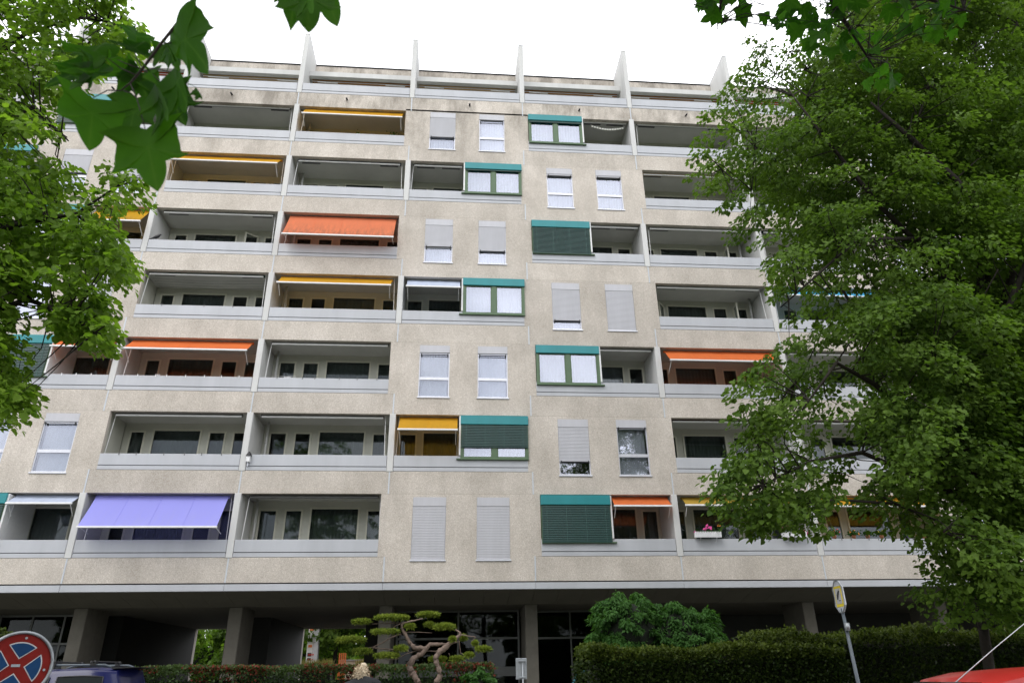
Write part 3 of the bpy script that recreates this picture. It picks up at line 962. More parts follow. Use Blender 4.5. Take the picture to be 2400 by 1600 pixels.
def leaf_cloud(pts, size, rr, up=.4):
    m = MB()
    for p in pts:
        d = Vector((rr.gauss(0, 1), rr.gauss(0, 1), rr.gauss(up, .8))).normalized()
        s = d.cross(Vector((rr.gauss(0, 1), rr.gauss(0, 1), rr.gauss(0, 1)))).normalized()
        L = size * rr.uniform(.7, 1.3)
        p = Vector(p)
        m.add([p, p + d * L * .5 + s * L * .32, p + d * L, p + d * L * .5 - s * L * .32], [(0, 1, 2, 3)])
    return m


def flower_box(x, row, length, colours, label):
    z = ZB(row) + .55
    rr = random.Random(int(x * 100))
    t = thing('flower_box', (x, D - .12, z), label, 'flower box', 'white slatted flower boxes')
    MB().box(x - length / 2 + .02, x + length / 2 - .02, D - .20, D - .05, z + .03, z + .17).build('trough', MT['white_plastic'], t)
    n = int(length / .055)
    for q in range(n):
        xx = x - length / 2 + length * q / n
        MB().box(xx, xx + .036, D - .225, D - .205, z + .01, z + .20).build('slat', MT['white_plastic'], t)
    for xx in (x - length * .3, x + length * .3):
        MB().tube([(xx, D - .02, z + .1), (xx, D - .21, z), (xx, D - .05, z - .12)], .012, 5).build('bracket', MT['white_plastic'], t)
    leaf_cloud([(x + rr.uniform(-.48, .48) * length, D - .13 + rr.gauss(0, .05), z + .16 + abs(rr.gauss(0, .06))) for _ in range(160)], .07, rr).build('foliage', MT['leaf_plain'], t)
    for c, xo, zo, r in colours:
        m = MB()
        for _ in range(9):
            m.blob((x + xo + rr.gauss(0, r * .6), D - .14 + rr.gauss(0, r * .5), z + zo + rr.gauss(0, r * .5)), r * .5, r * .5, r * .45, 6, 4, .25, rr)
        m.build('blossom', MT[c], t)
        MB().tube([(x + xo, D - .13, z + .15), (x + xo, D - .14, z + zo)], .006, 4).build('stem', MT['leaf_plain'], t)


flower_box(8.55, 0, .92, [('pink', -.08, .30, .06), ('pink', .10, .32, .07), ('orange_petal', .42, .42, .04), ('pink', .02, .40, .05), ('pink', -.42, .20, .03)], 'white slatted flower box with pink blossoms and a tall orange flower')
flower_box(11.55, 0, .86, [('pink', -.28, .33, .07), ('pink', -.18, .34, .05), ('red_petal', .38, .20, .05), ('pink', .5, .16, .05)], 'white slatted flower box partly hidden by drooping linden leaves')


def potted(x, row, h, pot, flower, label, y=D + .04, base=.545):
    z = ZB(row) + base
    rr = random.Random(int(x * 77))
    t = thing('potted_plant', (x, y, z), label, 'plant', 'potted plants on the balcony edge')
    m = MB()
    m.tube([(x, y, z), (x, y, z + .11), (x, y, z + .12)], [.055, .075, .08], 10)
    m.build('pot', MT[pot], t, True)
    leaf_cloud([(x + rr.gauss(0, .09), y + rr.gauss(0, .07), z + .10 + abs(rr.gauss(h * .4, h * .3))) for _ in range(120)], .08, rr, .8).build('foliage', MT['leaf_plain'], t)
    if flower:
        m = MB()
        for _ in range(7): m.blob((x + rr.gauss(0, .08), y - .04 + rr.gauss(0, .04), z + h * .8 + .1 + rr.gauss(0, .04)), .025, .025, .02, 6, 4)
        m.build('blossom', MT[flower], t)


potted(13.05, 0, .16, 'terracotta', 'red_petal', 'small red flowering plant beside the white fin on lowest balcony edge')
potted(13.75, 0, .14, 'terracotta', 'orange_petal', 'small orange flowering plant on the lowest balcony edge')
potted(14.25, 0, .16, 'terracotta', None, 'leafy green pot plant on the lowest balcony edge')
potted(14.75, 0, .13, 'terracotta', 'yellow_petal', 'small yellow flowering plant on the lowest balcony edge')
potted(15.75, 0, .22, 'purple_pot', None, 'plant in a purple pot on the lowest balcony edge')
potted(16.3, 0, .20, 'terracotta', None, 'broad green plant next to the purple pot')
potted(-4.4, 6, .42, 'terracotta', None, 'tall dark house plant under the top yellow awning', D + .35, .40)
potted(-2.9, 6, .55, 'terracotta', None, 'bushy dark house plant at right end under the top yellow awning', D + .35, .42)
potted(18.9, 1, .25, 'terracotta', 'red_petal', 'red flowering balcony plant seen through the right tree')


# paper garland under the top right ceiling
ga, gb = Vector((5.75, D + .3, ZB(6) + 1.90)), Vector((7.35, D + .3, ZB(6) + 1.86))
t = thing('paper_garland', ga, 'string of small paper pennants hung across the top narrow balcony', 'garland')
gp = [ga.lerp(gb, q / 14) - Vector((0, 0, .17 * math.sin(math.pi * q / 14))) for q in range(15)]
MB().tube(gp, .004, 4).build('string', MT['white_plastic'], t)
for q in range(1, 14):
    p = gp[q]
    MB().box(p.x - .045, p.x + .045, p.y - .002, p.y + .002, p.z - .09, p.z - .004).build('pennant', MT['paper'], t)

# bird on a parapet
def bird(loc, label):
    t = thing('bird', loc, label, 'bird')
    x, y, z = loc
    m = MB()
    m.tube([(x - .16, y, z + .06), (x - .10, y, z + .09), (x - .02, y, z + .13), (x + .06, y, z + .18), (x + .10, y, z + .235), (x + .135, y, z + .245), (x + .165, y, z + .235)],
           [.012, .035, .068, .066, .042, .036, .014], 9)
    m.build('body', MT['black_metal'], t, True)
    MB().tube([(x + .165, y, z + .235), (x + .215, y, z + .222)], [.012, .002], 6).build('beak', MT['arm'], t)
    MB().add([(x - .12, y - .03, z + .085), (x - .12, y + .03, z + .085), (x - .30, y + .035, z + .0), (x - .30, y - .035, z + .0), (x - .12, y, z + .105), (x - .30, y, z + .012)], [(0, 1, 2, 3), (0, 4, 5, 3), (1, 4, 5, 2), (3, 2, 5), (0, 4, 1)]).build('tail', MT['black_metal'], t)
    for d in (-.02, .02):
        MB().tube([(x + .01, y + d, z), (x + .01, y + d, z + .09)], .006, 5).build('leg', MT['arm'], t)


bird((-11.56, D + .04, ZB(4) + .547), 'black crow perched on the grey parapet, fifth balcony row')

# little bird-house lantern on a parapet
lx, lz = -6.86, ZB(1) + .10
t = thing('lantern', (lx, D - .06, lz), 'small white lantern with dark roof hung on the fin', 'lantern')
MB().cbox(lx - .06, lx + .06, D - .14, D - .02, lz + .16, lz + .36, .01).build('lantern_body', MT['white_plastic'], t)
MB().tube([(lx, D - .08, lz + .36), (lx, D - .08, lz + .42), (lx, D - .08, lz + .52)], [.10, .085, .02], 8).build('lantern_roof', MT['black_metal'], t)
MB().box(lx - .012, lx + .012, D - .09, D - .02, lz + .02, lz + .16).build('hook', MT['alu'], t)

# hooks and pegs along parapets
for row, k, n in ((2, -1, 3), (2, 0, 7), (1, 0, 6), (3, 0, 3), (2, 1, 6), (0, 5, 8)):
    a, b = LX(k) + .5, LX(k + 1) - .4
    if row == 2 and k == -1: a = LX(k) + 2.9
    for q in range(n):
        x = a + (b - a) * (q + .3 + .4 * rnd.random()) / n
        MB().box(x - .012, x + .012, D - .025, D - .012, ZB(row) + .49, ZB(row) + .585).build('parapet_hook', MT['white_metal' if row == 2 and k < 1 else 'arm'], house)
# clothes lines
for q in range(4):
    y = D + .5 + q * .2
    MB().tube([(LX(0) + .35, y, ZB(3) + 1.93), (LX(0) + 2.4, y, ZB(3) + 1.86), (LX(1) - .3, y, ZB(3) + 1.93)], .005, 4).build('clothes_line', MT['arm'], house)

# drying racks, boxes and bottles that show above the parapets
def drying_rack(x, row, label):
    zb = ZB(row)
    t = thing('drying_rack', (x, BACK - .5, zb - .45), label, 'drying rack', 'drying racks on the balconies')
    for s in (-.28, .28):
        MB().tube([(x + s, BACK - .75, zb - .44), (x - s * .4, BACK - .4, zb + .95)], .011, 5).build('leg', MT['white_metal'], t)
    for q in range(5):
        MB().tube([(x - .42, BACK - .75 + q * .11, zb + .92 - q * .01), (x + .42, BACK - .75 + q * .11, zb + .95 - q * .01)], .007, 4).build('rod', MT['white_metal'], t)
    for s in (-.42, .42):
        MB().tube([(x + s, BACK - .76, zb + .92), (x + s, BACK - .30, zb + .91)], .010, 5).build('side_bar', MT['white_metal'], t)


drying_rack(LX(1) + .75, 2, 'white wire drying rack in the third row balcony left of the curtained windows')
drying_rack(LX(2) + .55, 3, 'white wire drying rack under the pale blue awning')
drying_rack(LX(5) - .75, 3, 'white wire drying rack in the fourth row balcony near the right tree')


def carton(x, row, w, h, mat, label, y=D + .35, base=.50):
    z = ZB(row) + base
    t = thing('storage_box', (x, y, z), label, 'box')
    MB().cbox(x - w / 2, x + w / 2, y - .1, y + .1, z, z + h, .01).build('box_body', MT[mat], t)
    MB().cbox(x - w / 2 - .01, x + w / 2 + .01, y - .11, y + .11, z + h + .002, z + h + .03, .006).build('lid', MT['white_plastic'], t)
    MB().box(x - w / 2 + .02, x + w / 2 - .02, y - .09, y + .09, ZB(row) - .45, z - .002).build('stand', MT['arm'], t)


carton(LX(1) + 1.02, 2, .22, .14, 'white_plastic', 'small white box in the third row balcony beside the drying rack')
carton(LX(3) + 4.25, 2, .20, .12, 'white_plastic', 'small white box in the narrow third row balcony')
carton(LX(4) + .95, 6, .24, .07, 'paper', 'low pale box on the top right balcony edge', D + .2, .53)
carton(LX(0) + 1.42, 2, .09, .16, 'white_plastic', 'narrow white container under the left orange awning')
# ------------------------------------------------------------------ vegetation
def at_d(px, py, depth):
    """World point at an optical depth behind a position measured on the photograph."""
    return Vector((0, 0, EYE)) + (_FW + _R2 * ((px - 1200.0) / FPX) + _D2 * ((py - 800.0) / FPX)) * depth


LIME = (np.array([(0, 0, 0), (.40, .26, .07), (.31, .66, .05), (0, 1.0, -.14), (-.31, .66, .05), (-.40, .26, .07)]), [(0, 1, 2, 3), (0, 3, 4, 5)])
SLIM = (np.array([(0, 0, 0), (.20, .35, .04), (0, 1.0, -.08), (-.20, .35, .04)]), [(0, 1, 2, 3)])
NEEDLE = (np.array([(0, 0, 0), (.10, .4, 0), (0, 1.0, 0), (-.10, .4, 0)]), [(0, 1, 2, 3)])


def leaf_batch(name, mat, P, T, N, L, tint, shape, parent, kind=None):
    """One mesh of many leaves. P base points, T tip directions, N rough normals, L lengths."""
    T = T / np.linalg.norm(T, axis=1, keepdims=True)
    U = np.cross(T, N); U /= np.linalg.norm(U, axis=1, keepdims=True) + 1e-9
    N = np.cross(U, T)
    sv, sf = shape
    n, k = len(P), len(sv)
    V = P[:, None, :] + L[:, None, None] * (U[:, None, :] * sv[None, :, 0, None] + T[:, None, :] * sv[None, :, 1, None] + N[:, None, :] * sv[None, :, 2, None])
    V = V.reshape(-1, 3)
    F = np.array(sf)
    nf, fs = F.shape
    I = (np.arange(n)[:, None, None] * k + F[None]).reshape(-1)
    me = bpy.data.meshes.new(name)
    me.vertices.add(len(V)); me.vertices.foreach_set('co', V.astype(np.float32).ravel())
    me.loops.add(len(I)); me.loops.foreach_set('vertex_index', I.astype(np.int32))
    me.polygons.add(n * nf)
    me.polygons.foreach_set('loop_start', np.arange(0, n * nf * fs, fs, dtype=np.int32))
    try: me.polygons.foreach_set('loop_total', np.full(n * nf, fs, dtype=np.int32))
    except Exception: pass
    a = me.attributes.new('tint', 'FLOAT', 'POINT')
    a.data.foreach_set('value', np.repeat(tint, k).astype(np.float32))
    me.materials.append(mat)
    me.update(calc_edges=True)
    return link(name, me, parent, (0, 0, 0), kind)


def in_poly(x, y, poly):
    c = False
    n = len(poly)
    for i in range(n):
        x1, y1 = poly[i]; x2, y2 = poly[(i + 1) % n]
        if (y1 > y) != (y2 > y) and x < (x2 - x1) * (y - y1) / (y2 - y1) + x1: c = not c
    return c


def spray(rg, c, r, n, size, out, flat=.45, droop=.5):
    """Leaves of one clump: a tilted, uneven, drooping fan around c. Returns P,T,N,L."""
    d = rg.normal(0, 1, (n, 3)); d /= np.linalg.norm(d, axis=1, keepdims=True)
    rad = rg.uniform(0.15, 1.0, n) ** 0.55
    off = d * rad[:, None] * np.array([r, r, r * flat])
    h = off[:, 0] * out[0] + off[:, 1] * out[1]
    off[:, 2] -= droop * (h + .25 * r)
    P = c + off
    T = np.stack([out[0] * .5 + d[:, 0] + rg.normal(0, .45, n), out[1] * .5 + d[:, 1] + rg.normal(0, .45, n), rg.normal(-.75, .45, n)], 1)
    N = np.stack([rg.normal(0, .45, n) + out[0] * .35, rg.normal(0, .45, n) + out[1] * .35, np.abs(rg.normal(.9, .3, n))], 1)
    L = size * rg.uniform(.45, 1.3, n)
    return P, T, N, L


def make_crown(name_mat, tree, clumps, size, per, seed, flat=.45, droop=.5, shape=LIME):
    rg = np.random.default_rng(seed)
    A = [[], [], [], [], []]
    for c, r, out, dens in clumps:
        n = max(12, int(per * dens * (r / .5) ** 2))
        P, T, N, L = spray(rg, np.array(c), r, n, size, out, flat, droop)
        tb = rg.uniform(0, 1)
        for lst, v in zip(A, (P, T, N, L, np.clip(tb * .5 + rg.uniform(0, .6, n), 0, 1))): lst.append(v)
    return leaf_batch('crown', name_mat, *[np.concatenate(a) for a in A], shape, tree)


def limb_tree(tree, limbs, mat, twigs=None, tr=.010):
    """limbs: list of (points, radii). Each limb is its own mesh part; twigs (start,end) join into one part."""
    for nm, pts, rad in limbs:
        MB().tube(pts, rad, 9).build(nm, mat, tree, True)
    if twigs:
        m = MB()
        for a, b in twigs:
            a, b = Vector(a), Vector(b)
            mid = a.lerp(b, .55) + Vector((rnd.gauss(0, .08), rnd.gauss(0, .08), rnd.gauss(.08, .06)))
            m.tube([a, mid, b], [tr * 1.7, tr, tr * .35], 5, False)
        m.build('twigs', mat, tree, True, 'stuff')


def poly_clumps(poly, ylo, yhi, n, rr, rmin, rmax, axis, holes=(), bbox=None):
    """Clump centres spread through the volume seen inside poly between two depths."""
    xs = [p[0] for p in poly]; ys = [p[1] for p in poly]
    out = []
    tries = 0
    while len(out) < n and tries < n * 60:
        tries += 1
        x, y = rr.uniform(min(xs), max(xs)), rr.uniform(min(ys), max(ys))
        if not in_poly(x, y, poly): continue
        skip = False
        for (hx, hy, hr, hp) in holes:
            if (x - hx) ** 2 + (y - hy) ** 2 < hr * hr and rr.random() < hp: skip = True
        if skip: continue
        Y = rr.uniform(ylo, yhi)
        c = at(x, y, Y)
        r = rr.uniform(rmin, rmax)
        o = Vector((c.x - axis[0], c.y - axis[1], 0))
        o = o.normalized() if o.length > .1 else Vector((1, 0, 0))
        out.append((tuple(c), r, (o.x, o.y), rr.uniform(.7, 1.2)))
    return out


def nearest_twigs(clumps, limbs):
    nodes = []
    for nm, pts, rad in limbs:
        pts = [Vector(p) for p in pts]
        for a, b in zip(pts[:-1], pts[1:]):
            for q in range(5): nodes.append(a.lerp(b, q / 5))
    tw = []
    for c, r, o, d in clumps:
        c = Vector(c)
        n = min(nodes, key=lambda p: (p - c).length)
        tw.append((n, c))
        if (n - c).length > 1.4:
            nodes.append(n.lerp(c, .6))
    return tw


MT['lime_leaf'] = leaf_mat('linden_leaf', (0.016, 0.048, 0.007), (0.135, 0.215, 0.036), 0.38)
MT['lime_leaf_bright'] = leaf_mat('bright_linden_leaf', (0.034, 0.092, 0.009), (0.220, 0.335, 0.045), 0.48)

# --- right linden
RT = (at(2300, 1560, 11.6).x, 11.6)
tree = thing('linden_tree', (RT[0], RT[1], 0), 'large dense linden tree filling the right side of the view', 'tree')
rr = random.Random(21)
limbs = [('trunk', [(RT[0], RT[1], 0), tuple(at(2330, 1640, 11.6)), tuple(at(2300, 1440, 11.6)), tuple(at(2272, 1300, 11.6)), tuple(at(2290, 1050, 11.8)), tuple(at(2300, 700, 12)), tuple(at(2290, 300, 12.2)), tuple(at(2280, -150, 12.4))],
          [.12, .085, .075, .075, .085, .08, .06, .03])]
def px_limb(seq, rad):
    limbs.append(('branch', [tuple(at(*s)) for s in seq], rad))
px_limb([(2290, 1080, 11.8), (2180, 1010, 11.2), (2050, 900, 10.6), (1960, 850, 10.2), (1880, 960, 9.9)], [.09, .06, .045, .03, .012])
px_limb([(2290, 900, 11.9), (2380, 620, 11.2), (2240, 420, 10.8), (2130, 320, 10.5), (2040, 240, 10.3)], [.09, .075, .06, .05, .02])
px_limb([(2295, 820, 12), (2200, 620, 11.6), (2060, 480, 11), (1930, 320, 10.6), (1840, 200, 10.4)], [.08, .06, .045, .032, .012])
px_limb([(2300, 700, 12), (2150, 560, 11.2), (2010, 560, 10.6), (1920, 640, 10.2), (1830, 720, 10.0)], [.07, .05, .035, .02, .01])
px_limb([(2285, 1180, 11.6), (2160, 1120, 11.0), (2020, 1060, 10.6), (1900, 1080, 10.2), (1760, 1150, 9.8)], [.07, .05, .035, .022, .008])
px_limb([(2280, 1250, 11.6), (2200, 1220, 11.2), (2100, 1180, 10.8), (1960, 1170, 10.4), (1840, 1190, 10.1)], [.05, .035, .025, .018, .008])
px_limb([(2290, 1000, 11.8), (2350, 760, 11.0), (2450, 500, 10.6), (2500, 200, 10.4)], [.09, .07, .05, .02])
px_limb([(2300, 700, 12), (2380, 420, 12.5), (2420, 150, 12.9), (2440, -150, 13.2)], [.07, .05, .035, .015])
px_limb([(2290, 500, 12.1), (2200, 300, 12.2), (2120, 120, 12.3), (2040, -40, 12.4)], [.06, .045, .03, .01])
px_limb([(2290, 950, 11.9), (2150, 820, 12.4), (2000, 720, 12.9), (1900, 560, 13.2), (1850, 420, 13.4)], [.07, .05, .035, .02, .01])
RPOLY = [(1790, 105), (1840, 60), (1900, 20), (2000, -60), (2150, -220), (2650, -260), (2700, 1300), (2400, 1400), (2280, 1420), (2200, 1410), (2165, 1350), (2150, 1300), (2110, 1210), (2050, 1150), (1960, 1160), (1920, 1180), (1900, 1240), (1840, 1245), (1750, 1215),
         (1690, 1160), (1720, 1090), (1755, 1020), (1735, 960), (1770, 890), (1830, 850), (1850, 790), (1900, 740), (1830, 690), (1850, 620), (1790, 550), (1730, 500), (1690, 455), (1640, 405), (1670, 330), (1690, 260), (1730, 200)]
HOLES = [(1990, 680, 50, .9), (1960, 790, 45, .85), (1900, 1060, 50, .85), (2030, 1075, 60, .85), (1985, 1000, 45, .6), (1870, 700, 40, .8), (2020, 880, 40, .6), (2050, 560, 40, .5), (1960, 480, 40, .6), (2210, 1210, 50, .7), (2200, 1330, 45, .5), (2110, 1130, 40, .7), (2080, 210, 30, .7), (1930, 920, 40, .6), (1830, 880, 30, .6), (2120, 620, 35, .5)]
cl = poly_clumps(RPOLY, 9.6, 13.6, 600, rr, .30, .62, RT, HOLES)
DPOLY = [(1850, 230), (1990, 30), (2200, -200), (2650, -200), (2700, 1290), (2400, 1290), (2260, 1200), (2130, 1100), (2080, 1000), (2040, 860), (1930, 640), (1790, 400)]
cl += poly_clumps(DPOLY, 10.4, 14.2, 640, rr, .42, .74, RT, HOLES)
UPOLY = [(1840, 130), (1930, 60), (2060, -40), (2200, -240), (2680, -260), (2700, 620), (2300, 560), (2050, 420), (1880, 260)]
cl += poly_clumps(UPOLY, 10.2, 14.0, 260, rr, .34, .66, RT)
KPOLY = [(2090, 980), (2700, 900), (2700, 1330), (2400, 1420), (2250, 1420), (2190, 1360), (2140, 1200)]
cl += poly_clumps(KPOLY, 10.2, 13.4, 55, rr, .34, .62, RT)
# individual feathered sprays that give the crown its ragged left edge
for (x, y, Y, r) in [(1785, 110, 10.6, .22), (1745, 165, 10.5, .25), (1700, 215, 10.4, .25), (1668, 262, 10.3, .26), (1655, 318, 10.2, .28), (1640, 360, 10.2, .25), (1636, 398, 10.1, .22), (1668, 430, 10.1, .26), (1712, 470, 10.1, .28), (1755, 505, 10.1, .25), (1760, 90, 10.8, .18), (1715, 190, 10.4, .16),
                     (1790, 560, 10, .26), (1815, 600, 10, .2), (1840, 650, 10, .24), (1822, 690, 10, .2), (1870, 735, 10, .24), (1850, 800, 10, .25), (1800, 840, 9.9, .2), (1760, 870, 9.9, .25), (1735, 905, 9.8, .28), (1745, 960, 9.8, .3), (1770, 1010, 9.8, .3), (1800, 960, 9.8, .3), (1840, 1000, 9.8, .3),
                     (1745, 1075, 9.8, .28), (1715, 1120, 9.7, .28), (1690, 1165, 9.6, .24), (1740, 1180, 9.7, .32), (1790, 1195, 9.8, .34), (1840, 1205, 9.8, .34), (1890, 1215, 9.9, .3), (1900, 1165, 9.9, .28), (1945, 1165, 10, .25), (1790, 1235, 9.8, .2), (1920, 1245, 10, .18), (1830, 1130, 9.8, .26), (1880, 1105, 9.9, .26),
                     (2150, 1150, 10.6, .3), (2180, 1250, 10.8, .3), (2195, 1310, 10.9, .3), (2210, 1370, 11, .32), (2260, 1390, 11, .34), (2330, 1350, 11, .36), (2380, 1420, 11, .36), (2340, 1440, 11, .3), (2400, 1330, 11, .4), (2260, 1290, 11, .4), (2310, 1240, 11, .4), (2220, 1440, 11, .22)]:
    c = at(x, y, Y)
    o = Vector((c.x - RT[0], c.y - RT[1], 0)).normalized()
    cl.append((tuple(c), r * 1.15, (o.x, o.y), 1.35))
limb_tree(tree, limbs, MT['bark'], nearest_twigs(cl, limbs), .009)
make_crown(MT['lime_leaf'], tree, cl, .092, 195, 5, .50, .6)

# --- left linden
LT = (-7.6, 9.6)
tree = thing('linden_tree', (LT[0], LT[1], 0), 'bright green linden tree reaching in from the left edge', 'tree')
rr = random.Random(4)
limbs = [('trunk', [(LT[0], LT[1], 0), (LT[0] + .05, LT[1], 2.2), (LT[0] - .05, LT[1] - .1, 4.2), (LT[0], LT[1], 6.5), (LT[0] + .1, LT[1] - .1, 9)], [.22, .18, .16, .12, .05])]
px_limb([(-260, 900, 9.4), (-60, 760, 8.6), (60, 700, 8.0), (170, 740, 7.6), (235, 790, 7.4)], [.07, .05, .032, .018, .006])
px_limb([(-260, 760, 9.4), (-80, 560, 8.4), (70, 520, 8.0), (180, 500, 7.6), (300, 420, 7.3)], [.08, .055, .036, .02, .006])
px_limb([(-260, 560, 9.4), (-60, 360, 8.6), (80, 250, 8.2), (160, 330, 7.8)], [.08, .055, .032, .01])
px_limb([(-260, 460, 9.4), (-60, 160, 9.0), (60, 80, 8.6), (180, 40, 8.2), (300, 60, 7.8)], [.07, .05, .03, .02, .008])
LPOLY = [(-260, -260), (270, -200), (285, 0), (315, 45), (330, 85), (295, 120), (250, 140), (175, 170), (130, 215), (105, 300), (130, 360), (165, 400), (200, 430), (260, 425), (330, 400), (320, 435), (275, 480), (245, 525), (265, 570), (290, 600), (275, 640), (225, 670), (262, 740), (262, 790), (225, 825),
         (170, 790), (125, 775), (150, 730), (155, 660), (110, 640), (55, 640), (30, 690), (0, 740), (20, 800), (45, 860), (50, 930), (15, 965), (-260, 980)]
LH = [(95, 690, 60, .97), (35, 790, 40, .8), (180, 420, 30, .5), (230, 640, 30, .3), (100, 60, 30, .5), (60, 800, 40, .95), (20, 700, 30, .8)]
cl = poly_clumps(LPOLY, 7.2, 10.2, 430, rr, .24, .48, LT, LH)
for (x, y, Y, r) in [(320, 60, 7.8, .14), (300, 100, 7.8, .15), (262, 30, 8, .2), (330, 412, 7.3, .13), (300, 425, 7.3, .15), (265, 460, 7.4, .2), (250, 540, 7.4, .2), (290, 595, 7.4, .14), (262, 620, 7.4, .18), (230, 690, 7.5, .16), (262, 765, 7.4, .15), (240, 800, 7.4, .16), (190, 770, 7.5, .16), (135, 765, 7.5, .14), (210, 740, 7.5, .2),
                     (205, 680, 7.5, .2), (45, 900, 7.6, .16), (50, 945, 7.6, .12), (15, 860, 7.7, .2), (12, 940, 7.7, .18), (140, 640, 7.6, .18), (160, 560, 7.6, .22), (200, 600, 7.5, .2), (20, 600, 7.8, .25), (115, 310, 7.8, .16), (150, 390, 7.7, .17)]:
    c = at(x, y, Y)
    o = Vector((c.x - LT[0], c.y - LT[1], 0)).normalized()
    cl.append((tuple(c), r * 1.2, (o.x, o.y), 1.35))
limb_tree(tree, limbs, MT['bark'], nearest_twigs(cl, limbs), .007)
make_crown(MT['lime_leaf_bright'], tree, cl, .102, 230, 6, .6)

# --- maple over the camera: leaves one by one
def maple_mat():
    m, n, l, out = new_mat('maple_leaf')
    oi = n.new('ShaderNodeObjectInfo')
    tc = n.new('ShaderNodeTexCoord')
    no = n.new('ShaderNodeTexNoise'); no.inputs['Scale'].default_value = 5; no.inputs['Detail'].default_value = 4
    l.new(tc.outputs['Object'], no.inputs['Vector'])
    ad = n.new('ShaderNodeMath'); ad.operation = 'MULTIPLY_ADD'; ad.inputs[1].default_value = .65
    l.new(oi.outputs['Random'], ad.inputs[0])
    mu = n.new('ShaderNodeMath'); mu.operation = 'MULTIPLY'; mu.inputs[1].default_value = .4; l.new(no.outputs['Fac'], mu.inputs[0]); l.new(mu.outputs[0], ad.inputs[2])
    mx = n.new('ShaderNodeMixRGB'); mx.inputs['Color1'].default_value = (.008, .036, .004, 1); mx.inputs['Color2'].default_value = (.055, .145, .014, 1)
    l.new(ad.outputs[0], mx.inputs['Fac'])
    vc = n.new('ShaderNodeAttribute'); vc.attribute_name = 'vein'
    vm = n.new('ShaderNodeMixRGB'); vm.inputs['Color2'].default_value = (.075, .15, .025, 1)
    vf = n.new('ShaderNodeMath'); vf.operation = 'POWER'; vf.inputs[1].default_value = 6; l.new(vc.outputs['Fac'], vf.inputs[0])
    vg = n.new('ShaderNodeMath'); vg.operation = 'MULTIPLY'; vg.inputs[1].default_value = .8; l.new(vf.outputs[0], vg.inputs[0])
    l.new(vg.outputs[0], vm.inputs['Fac']); l.new(mx.outputs['Color'], vm.inputs['Color1'])
    d = n.new('ShaderNodeBsdfPrincipled'); d.inputs['Roughness'].default_value = .6; d.inputs['Specular IOR Level'].default_value = .08
    l.new(vm.outputs['Color'], d.inputs['Base Color'])
    t = n.new('ShaderNodeBsdfTranslucent')
    tm = n.new('ShaderNodeMixRGB'); tm.blend_type = 'MULTIPLY'; tm.inputs['Fac'].default_value = 1; tm.inputs['Color2'].default_value = (1.35, 1.75, .55, 1)
    l.new(vm.outputs['Color'], tm.inputs['Color1']); l.new(tm.outputs['Color'], t.inputs['Color'])
    ms = n.new('ShaderNodeMixShader'); ms.inputs['Fac'].default_value = .5
    l.new(d.outputs['BSDF'], ms.inputs[1]); l.new(t.outputs['BSDF'], ms.inputs[2]); l.new(ms.outputs['Shader'], out.inputs['Surface'])
    return m


MT['maple'] = maple_mat()
HALF = [(.10, -.055), (.27, -.075), (.45, -.03), (.65, .06), (.53, .095), (.475, .18), (.46, .28), (.485, .40), (.51, .53), (.60, .71), (.46, .645), (.33, .61), (.225, .615), (.225, .72), (.15, .86), (.006, 1.06)]


def maple_mesh(seed, fold=.22, droop=.25):
    r = random.Random(seed)
    outl = [(0, 0)] + [(x * r.uniform(.92, 1.08), y * r.uniform(.96, 1.04)) for x, y in HALF] + [(-x * r.uniform(.92, 1.08), y * r.uniform(.96, 1.04)) for x, y in reversed(HALF[:-1])]
    # round the edge between the pointed tips and the notches
    corner = {0, 4, 13, 16, 19, 28} | {10, 22}
    fine, tipset = [], set()
    n0 = len(outl)
    for i in range(n0):
        p0, p1, p2, p3 = outl[i - 1], outl[i], outl[(i + 1) % n0], outl[(i + 2) % n0]
        if i in corner: p0 = (2 * p1[0] - p2[0], 2 * p1[1] - p2[1])
        if (i + 1) % n0 in corner: p3 = (2 * p2[0] - p1[0], 2 * p2[1] - p1[1])
        if i in (4, 10, 16, 22, 28): tipset.add(len(fine))
        for q in range(3):
            t_ = q / 3
            fine.append(tuple(.5 * (2 * p1[k] + (p2[k] - p0[k]) * t_ + (2 * p0[k] - 5 * p1[k] + 4 * p2[k] - p3[k]) * t_ ** 2 + (3 * p1[k] - p0[k] - 3 * p2[k] + p3[k]) * t_ ** 3) for k in (0, 1)))
    outl = fine
    c = (0.0, .34)
    v, vein = [], []
    ph = r.uniform(0, 6)
    def zz(x, y):
        return -fold * x * x * 1.6 - droop * max(y - .2, 0) ** 2 + .045 * math.sin(6 * x + ph) * math.cos(5 * y + ph) + .05 * max(0, abs(x) - .35) * math.sin(9 * y + ph)
    rings = (0.0, .35, .68, 1.0)
    tips = tipset
    n = len(outl)
    v.append((c[0], c[1], zz(*c))); vein.append(.9)
    for s in rings[1:]:
        for i, p in enumerate(outl):
            x, y = c[0] + (p[0] - c[0]) * s, c[1] + (p[1] - c[1]) * s
            ridge = max(0, 1 - min(abs(i - t_) for t_ in tips) / 5.0)
            v.append((x, y, zz(x, y) - .022 * ridge * s)); vein.append(ridge * .95)
    f = [(0, 1 + i, 1 + (i + 1) % n) for i in range(n)]
    for q in range(2):
        b = 1 + q * n
        f += [(b + i, b + n + i, b + n + (i + 1) % n, b + (i + 1) % n) for i in range(n)]
    me = bpy.data.meshes.new('leaf')
    me.from_pydata(v, [], f)
    a = me.attributes.new('vein', 'FLOAT', 'POINT'); a.data.foreach_set('value', vein)
    me.materials.append(MT['maple'])
    me.polygons.foreach_set('use_smooth', [True] * len(me.polygons))
    me.update()
    return me


